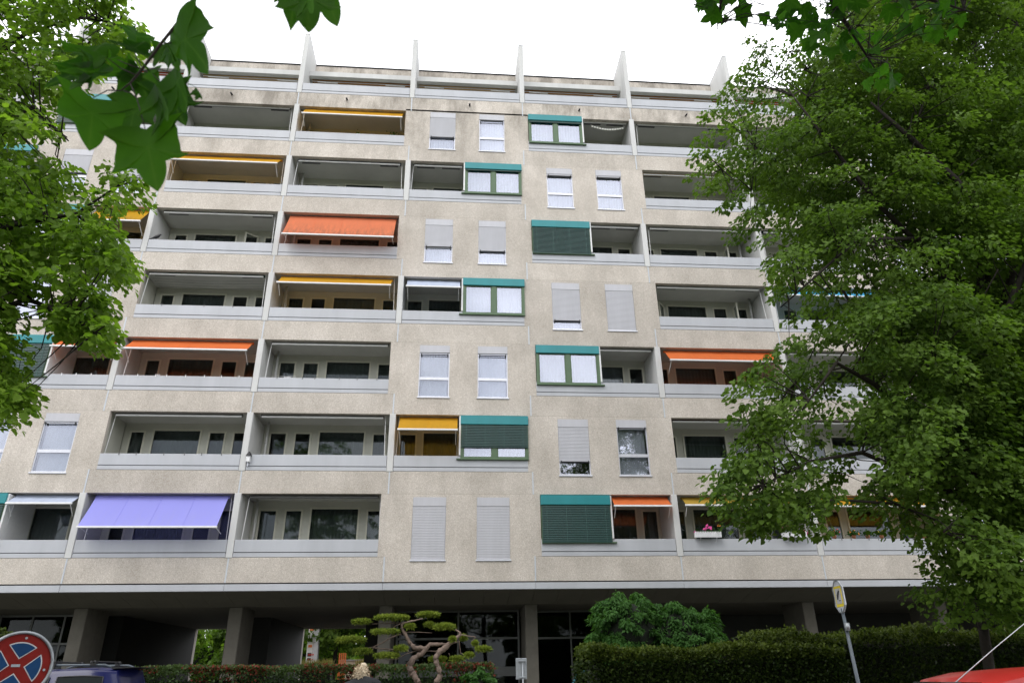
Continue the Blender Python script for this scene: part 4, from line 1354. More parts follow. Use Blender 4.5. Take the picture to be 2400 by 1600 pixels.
MAPLE = [maple_mesh(s, f, d) for s, f, d in ((1, .22, .10), (2, .4, .25), (3, -.15, .12), (4, .6, .35), (5, .1, .06))]
maple = thing('maple_tree', (2.6, -2.4, 0), 'maple tree whose broad lobed leaves hang into the top of the view', 'tree')
MW = WL[maple.name]


def maple_leaf(B, T, tilt, var, wid=1.0):
    """Leaf from base point B to tip T, turned by tilt about its length from facing the lens."""
    v = T - B
    Lm = v.length / 1.02
    v.normalize()
    view = (B - Vector((0, 0, EYE))).normalized()
    u = v.cross(view); u.normalize()
    nrm = u.cross(v)
    rot = Matrix.Rotation(tilt, 3, v)
    u, nrm = rot @ u, rot @ nrm
    mt = Matrix.Identity(4)
    for i in range(3):
        mt[i][0], mt[i][1], mt[i][2], mt[i][3] = u[i] * Lm * wid * .86, v[i] * Lm, nrm[i] * Lm, (B - MW)[i]
    o = bpy.data.objects.new('leaf', MAPLE[var])
    COL.objects.link(o)
    o.parent = maple
    o.matrix_local = mt
    return o


Z1 = .34057
def zp(x, y, d): return at_d(x * Z1, y * Z1, d)


# big leaves near the lens: (base, tip, depth base, depth tip, tilt, mesh, width)
for bx, by, tx, ty, d0, d1, tilt, var, wid in [
    (1000, 885, 1092, 1330, 1.32, 1.27, .25, 0, .92), (640, 675, 602, 1050, 1.37, 1.30, -.25, 0, .90), (940, 672, 880, 1000, 1.52, 1.46, .35, 4, .80), (1125, 590, 1275, 880, 1.50, 1.46, -.3, 0, .80),
    (1060, 570, 1245, 810, 1.34, 1.26, 1.05, 1, .75), (1190, 470, 1362, 775, 1.36, 1.30, .95, 1, .85), (1215, 172, 1465, 505, 1.42, 1.36, .62, 2, .80), (880, 250, 1075, 252, 1.55, 1.5, .5, 4, .62), (1015, 350, 740, 290, 1.4, 1.36, .8, 4, .55),
    (800, 375, 238, 360, 1.40, 1.30, 1.05, 4, .40), (690, 420, 322, 610, 1.46, 1.38, .5, 4, .55), (720, 410, 515, 665, 1.32, 1.27, 1.0, 1, .60), (640, 430, 668, 665, 1.30, 1.27, 1.05, 3, .45),
    (930, 480, 672, 515, 1.55, 1.5, .3, 0, .75), (960, 500, 795, 655, 1.56, 1.52, -.3, 4, .85), (985, 500, 1010, 700, 1.57, 1.54, .3, 0, 1.0), (1120, 305, 1075, 485, 1.45, 1.43, .7, 1, .55), (1140, 325, 1255, 470, 1.55, 1.5, .25, 2, .65), (1300, 275, 1282, 445, 1.5, 1.48, .9, 3, .5), (1345, 610, 1425, 685, 1.4, 1.38, .8, 3, .5),
    (2120, -120, 2125, 245, 1.34, 1.28, .1, 0, .85), (2045, -140, 1985, 205, 1.42, 1.38, -.5, 4, .75), (2215, -160, 2335, 200, 1.44, 1.38, .35, 0, .75), (2095, -130, 2200, 100, 1.28, 1.25, .9, 1, .85), (1990, -120, 1890, 20, 1.5, 1.48, .3, 4, .8)]:
    maple_leaf(zp(bx, by, d0), zp(tx, ty, d1), tilt, var, wid)
MT['twig'] = plain('maple_twig', (0.035, 0.022, 0.018), 0.7, var=.2, scale=40)
MB().tube([zp(1420, -160, 1.46), zp(1330, 0, 1.45), zp(1215, 170, 1.43), zp(1110, 300, 1.42), zp(985, 470, 1.42), zp(895, 575, 1.42), zp(830, 625, 1.41)], [.0045, .0036, .0034, .0032, .0028, .0022, .0012], 7).build('twig', MT['twig'], maple, True)
for seq in ([(895, 570, 1.42), (940, 672, 1.40), (1000, 890, 1.33)], [(830, 625, 1.41), (740, 622, 1.4), (640, 675, 1.37)], [(985, 480, 1.42), (870, 440, 1.41), (760, 390, 1.41)], [(940, 520, 1.42), (830, 470, 1.45), (740, 400, 1.41)], [(990, 490, 1.42), (1060, 472, 1.40), (1190, 500, 1.37)], [(990, 490, 1.42), (1060, 520, 1.45), (1125, 590, 1.49)],
            [(1130, 300, 1.42), (1200, 295, 1.45), (1300, 272, 1.48)], [(1010, 350, 1.42), (1060, 365, 1.42), (1090, 330, 1.42)], [(905, 285, 1.54), (940, 400, 1.5), (980, 470, 1.44)], [(850, 625, 1.41), (900, 640, 1.41), (935, 672, 1.42)], [(2120, -250, 1.36), (2122, -180, 1.35), (2120, -120, 1.34)]):
    MB().tube([zp(*s) for s in seq], [.0015, .0012, .0010], 5).build('leaf_stalk', MT['twig'], maple, True)

# leaves of the same maple at the top right, five metres away
TR = [(1560, -40), (1600, 5), (1655, 40), (1668, 75), (1720, 70), (1750, 50), (1790, 95), (1850, 105), (1890, 125), (1960, 160), (2005, 170), (2035, 230), (2095, 235), (2110, 150), (2160, 120), (2250, 95), (2290, 45), (2320, -40), (2320, -260), (1560, -260)]
rr = random.Random(11)
nleaf = 0
tips = []
while nleaf < 272:
    x, y = rr.uniform(1560, 2320), rr.uniform(-200, 232)
    if not in_poly(x, y, TR): continue
    d = rr.uniform(4.3, 5.9)
    B = at_d(x, y - 32 * 5 / d, d)
    ang = rr.gauss(0, .7)
    T = B + (_D2 * math.cos(ang) + _R2 * math.sin(ang) + _FW * rr.gauss(-.1, .45)).normalized() * rr.uniform(.085, .145)
    maple_leaf(B, T, rr.gauss(0, .65), rr.choice([0, 0, 1, 2, 4, 4]), rr.uniform(.9, 1.15))
    tips.append(B)
    nleaf += 1
tl = [('trunk', [(2.6, -2.4, 0), (2.62, -2.4, 2.5), (2.5, -2.3, 4.4), (2.6, -2.2, 6.6), (2.7, -2.1, 9.0)], [.24, .2, .18, .13, .05]),
      ('branch', [(2.5, -2.3, 4.4), (2.3, -.4, 5.4), tuple(at_d(1860, -420, 4.6)), tuple(at_d(1900, -160, 4.9)), tuple(at_d(1960, 20, 5.0)), tuple(at_d(2050, 160, 5.1))], [.1, .07, .05, .03, .016, .005]),
      ('branch', [tuple(at_d(1860, -420, 4.6)), tuple(at_d(1740, -160, 4.8)), tuple(at_d(1690, 0, 4.9)), tuple(at_d(1680, 70, 4.9))], [.04, .022, .01, .003]),
      ('branch', [tuple(at_d(1900, -160, 4.9)), tuple(at_d(2080, -80, 5.1)), tuple(at_d(2180, 0, 5.2)), tuple(at_d(2280, 30, 5.2))], [.028, .02, .012, .004]),
      ('branch', [(2.5, -2.3, 4.2), (1.2, -1.0, 4.6), (0.1, .2, 4.3), tuple(at_d(700, -700, 1.75)), tuple(zp(1420, -160, 1.46))], [.09, .05, .025, .012, .0045]),
      ('branch', [tuple(at_d(700, -700, 1.75)), tuple(at_d(720, -380, 1.5)), tuple(zp(2120, -250, 1.36))], [.009, .005, .002])]
limb_tree(maple, tl, MT['bark'], nearest_twigs([(tuple(b), 0, 0, 0) for b in tips], tl[1:4]), .0028)
rr = random.Random(5)
mc = []
while len(mc) < 330:     # rest of its crown, unseen above the view, filled out to shade the foreground
    c = Vector((rr.uniform(-8.5, 9.5), rr.uniform(-9, 6.5), rr.uniform(5.2, 12.0)))
    o_ = Vector((c.x - 2.0, c.y + 2.0, 0))
    if (o_.length / 10) ** 2 + ((c.z - 7) / 5.2) ** 2 > 1: continue
    if c.z < EYE + 1.32 * (c.x * .087 + c.y * .996) + 1.7: continue
    o_.normalize()
    mc.append((tuple(c), rr.uniform(.5, .9), (o_.x, o_.y), 1.0))
make_crown(MT['lime_leaf'], maple, mc, .17, 34, 8)
limb_tree(maple, [], MT['bark'], nearest_twigs(mc, tl[:1]), .014)

# ------------------------------------------------------------------ hedges and shrubs
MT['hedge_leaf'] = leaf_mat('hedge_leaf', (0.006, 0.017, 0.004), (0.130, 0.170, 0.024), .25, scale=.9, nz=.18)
MT['redgreen_leaf'] = leaf_mat('photinia_green_leaf', (0.020, 0.045, 0.015), (0.085, 0.120, 0.040), .25, scale=1.5)
MT['red_leaf'] = leaf_mat('photinia_red_leaf', (0.10, 0.022, 0.016), (0.24, 0.055, 0.035), .25, (1.4, .8, .6), scale=2)
MT['bush_leaf'] = leaf_mat('bush_leaf', (0.018, 0.060, 0.014), (0.085, 0.190, 0.045), .35, scale=1.2)
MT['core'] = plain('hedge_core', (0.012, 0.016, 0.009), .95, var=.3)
MT['grass_blade'] = leaf_mat('ornamental_grass', (0.14, 0.15, 0.05), (0.32, 0.27, 0.10), .3, (1.2, 1.1, .7))


def box_hedge(name, x0, x1, y0, y1, zt, mat, size, n, seed, label, cat='hedge', wob=.12, extra=None, group=None, topband=None):
    t = thing(name, ((x0 + x1) / 2, (y0 + y1) / 2, 0), label, cat, group)
    rg = np.random.default_rng(seed)
    MB().box(x0 + .22, x1 - .22, y0 + .22, y1 - .2, 0.0, zt - .28).build('core', MT['core'], t)
    def pts(n, onlytop=False):
        u = rg.uniform(0, 1, n)
        X = x0 + (x1 - x0) * rg.uniform(0, 1, n)
        hz = zt + wob * (np.sin(X * 1.7 + seed) * .5 + np.sin(X * 4.1 + 2) * .35) + rg.normal(0, wob * .35, n)
        face = rg.choice(3, n, p=[.62, .30, .08]) if not onlytop else np.ones(n, int)
        Y = np.where(face == 0, y0 + np.abs(rg.normal(0, .09, n)) + .05 * np.sin(X * 2.3), y0 + (y1 - y0) * rg.uniform(0, 1, n))
        Z = np.where(face == 1, hz - np.abs(rg.normal(0, .06, n)), .05 + (hz - .05) * u)
        X = np.where(face == 2, np.where(rg.uniform(0, 1, n) < .5, x0, x1) + rg.normal(0, .05, n), X)
        P = np.stack([X, Y, Z], 1)
        nx = np.where(face == 2, np.where(X < (x0 + x1) / 2, -1, 1), 0)
        out = np.stack([nx + 0.0, np.where(face == 0, -1.0, 0), np.where(face == 1, 1.0, .25)], 1)
        T = out + rg.normal(0, .75, (n, 3)); T[:, 2] += .1
        N = np.stack([rg.normal(0, .6, n), rg.normal(-.3, .6, n), np.abs(rg.normal(.7, .4, n))], 1)
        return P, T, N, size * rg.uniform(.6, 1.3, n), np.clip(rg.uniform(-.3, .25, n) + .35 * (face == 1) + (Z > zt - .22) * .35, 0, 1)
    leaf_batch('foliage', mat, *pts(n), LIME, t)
    if extra:
        P, T, N, L, q = pts(int(n * .5))
        k = np.sin(P[:, 0] * 2.1 + seed) + .7 * np.sin(P[:, 0] * 5.3) + (P[:, 2] > zt - .12) * 1.0 + rg.normal(0, .3, len(P)) > .45
        leaf_batch('red_foliage', extra, P[k], T[k], N[k], L[k], q[k], LIME, t)
    return t


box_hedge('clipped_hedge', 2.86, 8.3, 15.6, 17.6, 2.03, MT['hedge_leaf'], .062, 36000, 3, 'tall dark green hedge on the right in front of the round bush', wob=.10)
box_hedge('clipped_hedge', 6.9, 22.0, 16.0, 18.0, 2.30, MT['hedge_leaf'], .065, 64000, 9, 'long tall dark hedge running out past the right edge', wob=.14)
box_hedge('mixed_hedge', -7.4, -4.05, 18.0, 19.2, 1.85, MT['redgreen_leaf'], .06, 12000, 12, 'low clipped hedge with red leaf tips beside the blue car', wob=.03, extra=MT['red_leaf'])
box_hedge('mixed_hedge', -3.95, 1.0, 18.3, 19.4, 1.83, MT['redgreen_leaf'], .06, 14000, 13, 'low clipped hedge with dark green leaves behind the cloud pruned pine', wob=.03, extra=MT['red_leaf'])


def dome_bush(name, c, rx, ry, rz, mat, size, n, seed, label, lobes=9, stem=True):
    t = thing(name, (c[0], c[1], 0), label, 'bush')
    rr = random.Random(seed)
    cl = []
    for q in range(lobes * 14):
        d = Vector((rr.gauss(0, 1), rr.gauss(0, 1), rr.gauss(.15, 1))).normalized()
        s = rr.uniform(.55, .96)
        p = Vector(c) + Vector((d.x * rx * s, d.y * ry * s, d.z * rz * s))
        if p.z < .2: continue
        cl.append((tuple(p), rr.uniform(.16, .30) * (rx / 1.7), (d.x, d.y), 1.0))
    rg = np.random.default_rng(seed)
    MB().blob(c, rx * .62, ry * .62, rz * .62, 14, 8, .1, rr).build('core', MT['core'], t)
    if stem:
        MB().tube([(c[0], c[1], 0), (c[0] + .05, c[1], c[2] * .4), (c[0], c[1], c[2])], [.09, .07, .05], 7).build('stem', MT['bark'], t, True)
    A = [[], [], [], [], []]
    for cc, r, o, dn in cl:
        P, T, N, L = spray(rg, np.array(cc), r, int(n / len(cl)), size, o, .8, .5)
        for lst, v in zip(A, (P, T, N, L, np.clip(rg.uniform(0, 1, len(P)) * .7 + rg.uniform(0, .3), 0, 1))): lst.append(v)
    leaf_batch('foliage', mat, *[np.concatenate(a) for a in A], SLIM if size > .1 else LIME, t)
    return t


c0 = at(1470, 1480, 19.5); c1 = at(1590, 1490, 19.5)
dome_bush('round_bush', (c0.x, 19.4, 2.55), 1.10, 1.0, 1.12, MT['bush_leaf'], .12, 17000, 31, 'rounded leafy bush with a pointed top behind the hedge')
dome_bush('round_bush', (c1.x, 19.7, 2.42), 1.30, 1.1, .98, MT['bush_leaf'], .12, 19000, 32, 'wider rounded leafy bush right of the pointed one behind the hedge')
ct = at(-12, 1505, 14.5)
dome_bush('topiary_ball', (ct.x, 14.5, ct.z - .05), .32, .32, .36, MT['hedge_leaf'], .05, 4200, 33, 'small clipped green ball shrub at the left edge above the road sign')
cs = at(1120, 1592, 17.4)
dome_bush('low_shrub', (cs.x, 17.2, 1.25), .42, .35, .55, MT['bush_leaf'], .07, 3000, 34, 'light green loose shrub right of the twisted pine trunks')

# --- cloud pruned pine
ZS = .17007
def bp(x, y, dy=0.0): return at(780 + x * ZS, 1420 + y * ZS, 15.2 + dy)
pb = bp(1300, 1058)
pine = thing('cloud_pruned_pine', (pb.x, 15.2, 0), 'twisted garden pine with flat trimmed needle pads before the passage', 'tree')
def pine_limb(nm, seq, rad, dy=0.0, dz=None):
    pts = [bp(x, y, dy + (dz[i] if dz else 0)) for i, (x, y) in enumerate(seq)]
    fine, fr_ = [], []            # gnarled: extra rings, slightly off axis
    for i in range(len(pts) - 1):
        r0 = rad[i] if isinstance(rad, list) else rad
        r1 = rad[i + 1] if isinstance(rad, list) else rad
        for q in range(4):
            s_ = q / 4
            rj = (r0 + (r1 - r0) * s_) * .86
            fine.append(Vector(pts[i]).lerp(Vector(pts[i + 1]), s_) + Vector((rnd.gauss(0, rj * .16), rnd.gauss(0, rj * .16), rnd.gauss(0, rj * .16))))
            fr_.append(rj * rnd.uniform(.84, 1.16))
    fine.append(Vector(pts[-1])); fr_.append((rad[-1] if isinstance(rad, list) else rad) * .86)
    MB().tube(fine, fr_, 9).build(nm, MT['pine_bark'], pine, True)
    return pts
q0 = bp(1180, 1058); q1 = bp(1420, 1058)
MB().tube([(pb.x - .05, 15.2, 0), (q0.x + .1, 15.2, .7), q0], [.11, .085, .06], 9).build('trunk', MT['pine_bark'], pine, True)
MB().tube([(pb.x + .05, 15.15, 0), (q1.x - .02, 15.1, .7), q1], [.10, .085, .065], 9).build('trunk', MT['pine_bark'], pine, True)
pine_limb('trunk', [(1180, 1058), (1130, 960), (1060, 890), (1065, 790), (1140, 695), (1230, 655), (1290, 575), (1335, 525), (1480, 520), (1560, 525), (1730, 490)], [.058, .06, .085, .07, .055, .05, .052, .042, .036, .026, .012])
pine_limb('trunk', [(1420, 1058), (1490, 930), (1445, 820), (1405, 705), (1480, 620), (1560, 560), (1680, 460), (1760, 385), (1745, 352), (1690, 320)], [.065, .055, .05, .062, .066, .058, .046, .035, .026, .012], -.12)
pine_limb('branch', [(1290, 575), (1130, 570), (1060, 500), (1000, 390), (950, 290), (960, 230), (1090, 205), (1240, 168)], [.045, .052, .046, .038, .030, .024, .02, .012])
for s, r in (([(945, 375), (820, 420), (700, 490), (560, 560), (430, 580)], .018), ([(1050, 610), (850, 600), (720, 585), (560, 570)], .024), ([(1000, 355), (1180, 355), (1370, 365)], .010), ([(930, 240), (870, 265), (770, 350)], .011), ([(950, 225), (750, 235), (540, 243)], .011), ([(1500, 570), (1420, 620), (1150, 610), (1000, 660), (880, 730), (740, 740)], .014),
            ([(1760, 385), (1860, 410), (1970, 420)], .016), ([(1740, 470), (1760, 640), (1840, 690)], .009), ([(560, 580), (480, 650), (380, 680)], .009), ([(1970, 420), (1900, 500), (2000, 560), (2075, 610)], .007), ([(1600, 640), (1620, 700), (1700, 745)], .008), ([(1440, 780), (1450, 760), (1400, 740)], .008)):
    pine_limb('branch', s, [r * (1 - .6 * i / (len(s) - 1)) for i in range(len(s))], rnd.uniform(-.15, .15))
MT['needle'] = leaf_mat('pine_needles', (0.050, 0.105, 0.015), (0.32, 0.38, 0.055), .2, (1.2, 1.2, .6), scale=3.5)
rg = np.random.default_rng(77)
for (x, y, hw, hh) in [(390, 222, 150, 38), (815, 168, 255, 46), (1315, 128, 185, 46), (1060, 290, 90, 34), (720, 360, 215, 30), (1330, 262, 85, 34), (1540, 300, 170, 66), (1800, 450, 62, 55), (250, 480, 215, 66), (400, 632, 150, 40), (740, 690, 190, 42), (940, 592, 110, 42), (1960, 520, 45, 34), (2075, 598, 135, 34), (1875, 685, 85, 36), (1715, 735, 115, 36), (1450, 740, 140, 40), (1650, 465, 60, 30)]:
    sc = 15.2 / FPX * ZS
    c = np.array(bp(x, y, rnd.uniform(-.25, .25)))
    n = int(50 + hw * hh * .055)
    d = rg.normal(0, 1, (n, 3)); d /= np.linalg.norm(d, axis=1, keepdims=True); d[:, 2] = np.where(d[:, 2] < -.2, -d[:, 2] * .3, d[:, 2])
    P = c + d * (rg.uniform(.2, 1, n) ** .5)[:, None] * np.array([max(.03, hw * sc - .05), max(.03, hw * sc * .7 - .04), hh * sc * .58])
    # each tuft is a fan of needles
    nn = 9
    P = np.repeat(P, nn, 0)
    T = rg.normal(0, .75, (len(P), 3)); T[:, 2] += .8
    N = rg.normal(0, 1, (len(P), 3))
    leaf_batch('needle_pad', MT['needle'], P, T, N, rg.uniform(.035, .085, len(P)), np.repeat(rg.uniform(0, 1, n), nn), NEEDLE, pine)

# --- trees and planting behind the passage
def far_tree(x, y, h, r, mat, seed, label, trunk=.16, size=.30, n=70, per=90, z0=1.6, group='trees beyond the passage'):
    t = thing('leafy_tree', (x, y, 0), label, 'tree', group)
    rr = random.Random(seed)
    lm = [('trunk', [(x, y, 0), (x + .1, y, h * .35), (x - .1, y, h * .65), (x, y, h * .9)], [trunk, trunk * .8, trunk * .55, trunk * .2])]
    cl = []
    for _ in range(n):
        d = Vector((rr.gauss(0, 1), rr.gauss(0, 1), rr.gauss(0, 1))).normalized() * rr.uniform(.4, 1)
        cl.append(((x + d.x * r, y + d.y * r, z0 + (h - z0) * (.5 + .5 * d.z)), rr.uniform(.5, .9), (d.x, d.y), 1.0))
    limb_tree(t, lm, MT['bark'], nearest_twigs(cl, lm), .02)
    make_crown(mat, t, cl, size, per * .5, seed, .6)


far_tree(-12.2, 53, 8, 2.8, MT['lime_leaf_bright'], 41, 'bright green tree behind the price pillar seen through the passage', z0=1.4)
far_tree(-7.4, 50, 9, 3.0, MT['lime_leaf'], 42, 'dark green tree in the middle of the passage view', z0=2.2)
far_tree(-4.2, 54, 8, 2.6, MT['lime_leaf_bright'], 43, 'bright green tree at the right end of the passage view', z0=1.6)
far_tree(-18.5, 50, 8, 3.2, MT['lime_leaf_bright'], 44, 'bright green tree seen through the narrow left passage', z0=1.2)
far_tree(-15.2, 58, 9, 3.0, MT['lime_leaf'], 45, 'dark tree farther back at left beyond the building', z0=1.2)
far_tree(24.0, 60, 10, 4, MT['lime_leaf'], 46, 'dark tree beyond the right end of the ground floor', z0=1.2)
far_tree(-9.6, 60, 9, 3.2, MT['lime_leaf_bright'], 47, 'tall bright tree far back in the middle of the passage view', z0=.8)
# unseen street trees added behind the lens to shade street and mirror in panes
for i_, (x_, y_, h_) in enumerate(((-24, -13, 11), (-16, -16, 12), (-8.5, -13, 11), (-1, -17, 12.5), (7.5, -14, 11.5), (15, -17, 12), (23, -13, 11), (31, -16, 12), (-32, -16, 12))):
    far_tree(x_, y_, h_, 3.6, MT['lime_leaf'], 60 + i_, 'unseen street tree added behind the lens, mirrored in the lower window panes', .2, .42, 110, 70, 1.8, 'unseen street trees added behind the lens')
box_hedge('far_hedge', -32, 6, 62, 64, 4.2, MT['lime_leaf_bright'], .35, 9000, 71, 'tall bright hedge far behind the passages', wob=.5)
# ------------------------------------------------------------------ things beyond the passage
MT['dark_post'] = plain('grey_post_paint', (0.09, 0.11, 0.13), .5, var=.15)
MT['beige_wall'] = plain('beige_render', (0.52, 0.43, 0.33), .9, var=.06)
MT['orange_paint'] = plain('orange_paint', (0.75, 0.20, 0.05), .5)
MT['led_black'] = plain('display_black', (0.02, 0.015, 0.015), .3)
MT['red_led'] = plain('red_digits', (0.65, 0.04, 0.03), .4)
MT['silver'] = plain('silver_panel', (0.66, 0.68, 0.74), .35, metal=.3, var=.05)

wl_ = at(795, 1548, 46); wr_ = at(900, 1548, 46)
t = thing('garden_wall', ((wl_.x + wr_.x) / 2, 46, 0), 'low beige rendered wall beyond the passage', 'wall')
MB().cbox(wl_.x, wr_.x + .6, 46, 46.3, 0, 2.45, .02).build('wall_body', MT['beige_wall'], t)
MB().cbox(wl_.x - .04, wr_.x + .64, 45.95, 46.35, 2.455, 2.52, .01).build('coping', MT['kerbstone'], t)


def planter(px0, px1, y, label):
    a, b = at(px0, 1555, y), at(px1, 1555, y)
    t = thing('grass_planter', ((a.x + b.x) / 2, y, 0), label, 'planter', 'planters with tall grasses beyond the passage')
    MB().cbox(a.x, b.x, y, y + .9, 0, 1.9, .02).build('planter_box', MT['core'], t)
    rg = np.random.default_rng(int(px0))
    n = 900
    P = np.stack([rg.uniform(a.x, b.x, n), y + rg.uniform(0.05, .85, n), np.full(n, 1.88)], 1)
    T = rg.normal(0, .22, (n, 3)); T[:, 2] = 1
    leaf_batch('grass', MT['grass_blade'], P, T, rg.normal(0, 1, (n, 3)), rg.uniform(.25, .65, n), rg.uniform(0, 1, n), (NEEDLE[0] * np.array([.35, 1, 1]), NEEDLE[1]), t)


planter(704, 776, 39.5, 'dark planter with yellowish tall grass left in the passage view')
planter(836, 888, 39.5, 'dark planter with yellowish tall grass right in the passage view')

# price pillar of the filling station
a = at(715, 1560, 48); b = at(741, 1560, 48)
tz = at(728, 1462, 48).z
t = thing('price_pillar', ((a.x + b.x) / 2, 48, 0), 'white and silver price pillar with orange sign and red displays', 'sign')
MB().cbox(a.x, b.x - .28, 48, 48.5, 0, tz, .02).build('panel', MT['white_plastic'], t)
MB().cbox(b.x - .275, b.x, 47.98, 48.52, 0, tz, .02).build('side_panel', MT['silver'], t)
for y0, y1, mt in ((1471, 1477, 'orange_paint'), (1510, 1516, 'orange_paint'), (1529, 1537, 'led_black'), (1541, 1547, 'led_black')):
    zt_, zb_ = at(728, y0, 47.98).z, at(728, y1, 47.98).z
    MB().box(a.x + .08, b.x - .36, 47.97, 47.995, zb_, zt_).build('display', MT[mt], t)
    if mt == 'led_black':
        for q in range(3):
            xx = a.x + .14 + q * .12
            MB().box(xx, xx + .07, 47.955, 47.966, zb_ + .05, zt_ - .05).build('digit', MT['red_led'], t)

# orange slatted barrier
p = at(803, 1532, 44)
t = thing('slatted_barrier', (p.x, 44, 0), 'small orange slatted barrier behind the beige wall', 'barrier')
for q in range(4):
    MB().box(p.x - .2 + q * .11, p.x - .13 + q * .11, 44, 44.05, 1.6, at(803, 1529, 44).z).build('slat', MT['orange_paint'], t)
MB().box(p.x - .2, p.x + .2, 44.06, 44.1, 0, 1.9).build('rail', MT['orange_paint'], t)


# ------------------------------------------------------------------ cars
MT['car_glass'] = plain('car_glass', (0.006, 0.010, 0.009), .10, spec=.10, var=.05)
MT['chrome'] = plain('wheel_alloy', (0.55, 0.56, 0.58), .3, metal=.9, var=.05)
MT['trim'] = plain('black_trim', (0.018, 0.018, 0.02), .5)
MT['lamp_red'] = plain('tail_lamp', (0.45, 0.02, 0.02), .2, coat=.5)
MT['lamp_white'] = plain('head_lamp', (0.7, 0.72, 0.74), .12, coat=.8)


def car_paint(name, col):
    return plain(name, col, .30, metal=.0, var=.04, scale=2, coat=.25, spec=.3)


def car(name, x, y, st, wheels, paint, label, glass_spans, spoiler=False, rails=False, pillar=.05):
    """st: stations (x, half width, bottom z, belt z, roof z, roof half width), nose first along +x."""
    t = thing(name, (x, y, 0), label, 'car')
    m = MB()
    rings = []
    for (sx, w, zb, zt, zr, wr) in st:
        r = [(0, zb), (w * .90, zb), (w * .985, zb + .10), (w, zb + (zt - zb) * .55), (w * .985, zt - .03), (w * .965, zt), (wr + (w * .965 - wr) * .12, zr - .085), (wr, zr - .035), (wr * .86, zr), (0, zr + .018)]
        rings.append([(sx, yy, zz) for yy, zz in r] + [(sx, -yy, zz) for yy, zz in reversed(r[1:-1])])
    n = len(rings[0])
    V = [(x + p[0], y + p[1], p[2]) for r in rings for p in r]
    F = [(i * n + k, i * n + (k + 1) % n, (i + 1) * n + (k + 1) % n, (i + 1) * n + k) for i in range(len(rings) - 1) for k in range(n)]
    F += [tuple(range(n - 1, -1, -1)), tuple((len(rings) - 1) * n + k for k in range(n))]
    m.add(V, F)
    body = m.build('body', paint, t, True)
    es = body.modifiers.new('edges', 'EDGE_SPLIT'); es.split_angle = math.radians(38)
    def side(sx, s):
        for a, b in zip(st[:-1], st[1:]):
            if a[0] <= sx <= b[0]:
                q = (sx - a[0]) / (b[0] - a[0])
                w, zt, zr, wr = [a[i] + (b[i] - a[i]) * q for i in (1, 3, 4, 5)]
                y0, z0, y1, z1 = w * .965, zt, wr + (w * .965 - wr) * .12, zr - .085
                return y0 + (y1 - y0) * s, z0 + (z1 - z0) * s
    for sg in (-1, 1):
        for (a0, a1, b0, b1) in glass_spans:      # bottom x range, top x range
            gm, fm = MB(), MB()
            N_ = 6
            v = []
            for q in range(N_ + 1):
                for xx0, xx1, s in ((a0, a1, .06), (b0, b1, .93)):
                    xx = xx0 + (xx1 - xx0) * q / N_
                    yy, zz = side(xx, s)
                    v.append((x + xx, y + sg * (yy + .012), zz))
            gm.add(v, [(2 * q, 2 * q + 2, 2 * q + 3, 2 * q + 1) if sg < 0 else (2 * q + 1, 2 * q + 3, 2 * q + 2, 2 * q) for q in range(N_)])
            wdw = gm.build('side_window', MT['car_glass'], t, True)
            top = [v[2 * q + 1] for q in range(N_ + 1)]; bot = [v[2 * q] for q in range(N_ + 1)]
            fm.tube(bot + top[::-1] + [bot[0]], .014, 5, False)
            fm.build('window_seal', MT['trim'], wdw, True)
    # windscreen and rear window lie on the sloping stations
    def cross(i, j, s0, s1, nm):
        A, B = st[i], st[j]
        def pt(s, f):
            q = [A[c] + (B[c] - A[c]) * s for c in range(6)]
            sl = -1 if i < j else 1
            return (x + q[0] + .012 * sl * (1 if nm == 'windscreen' else 1), y + f * q[5] * .9, q[4] + .02)
        MB().add([pt(s0, -1), pt(s0, 1), pt(s1, 1), pt(s1, -1)], [(0, 1, 2, 3)]).build(nm, MT['car_glass'], t)
    ws = [i for i in range(len(st) - 1) if st[i + 1][4] - st[i][4] > .25]
    rs = [i for i in range(len(st) - 1) if st[i][4] - st[i + 1][4] > .25]
    if ws: cross(ws[0], ws[0] + 1, .08, .92, 'windscreen')
    if rs: cross(rs[-1], rs[-1] + 1, .10, .9, 'rear_window')
    for wx in wheels:
        for sg in (-1, 1):
            r = .33
            yy = y + sg * (st[3][1] - .10)
            tm = MB(); k = 20
            prof = [(.20, -.09), (r - .02, -.10), (r, -.06), (r, .06), (r - .02, .10), (.20, .09)]
            for a_ in range(k):
                for pr, py_ in prof:
                    th = 2 * math.pi * a_ / k
                    tm.v.append((x + wx + pr * math.cos(th), yy + py_, r + .008 + pr * math.sin(th)))
            for a_ in range(k):
                for b_ in range(5):
                    i0 = a_ * 6 + b_; i1 = ((a_ + 1) % k) * 6 + b_
                    tm.f.append((i0, i0 + 1, i1 + 1, i1))
            wh = tm.build('wheel', MT['rubber'], t, True)
            rm = MB()
            rm.tube([(x + wx, yy + sg * .02, r + .008), (x + wx, yy + sg * .06, r + .008)], .07, 10)
            for q in range(5):
                th = q * 1.2566
                rm.tube([(x + wx, yy + sg * .05, r + .008), (x + wx + .2 * math.cos(th), yy + sg * .05, r + .008 + .2 * math.sin(th))], [.035, .025], 5)
            rm.tube([(x + wx + .2 * math.cos(q * .3142), yy + sg * .05, r + .008 + .2 * math.sin(q * .3142)) for q in range(21)], .018, 5, False)
            rm.build('rim', MT['chrome'], wh, True)
    x0, xe = st[0], st[-1]
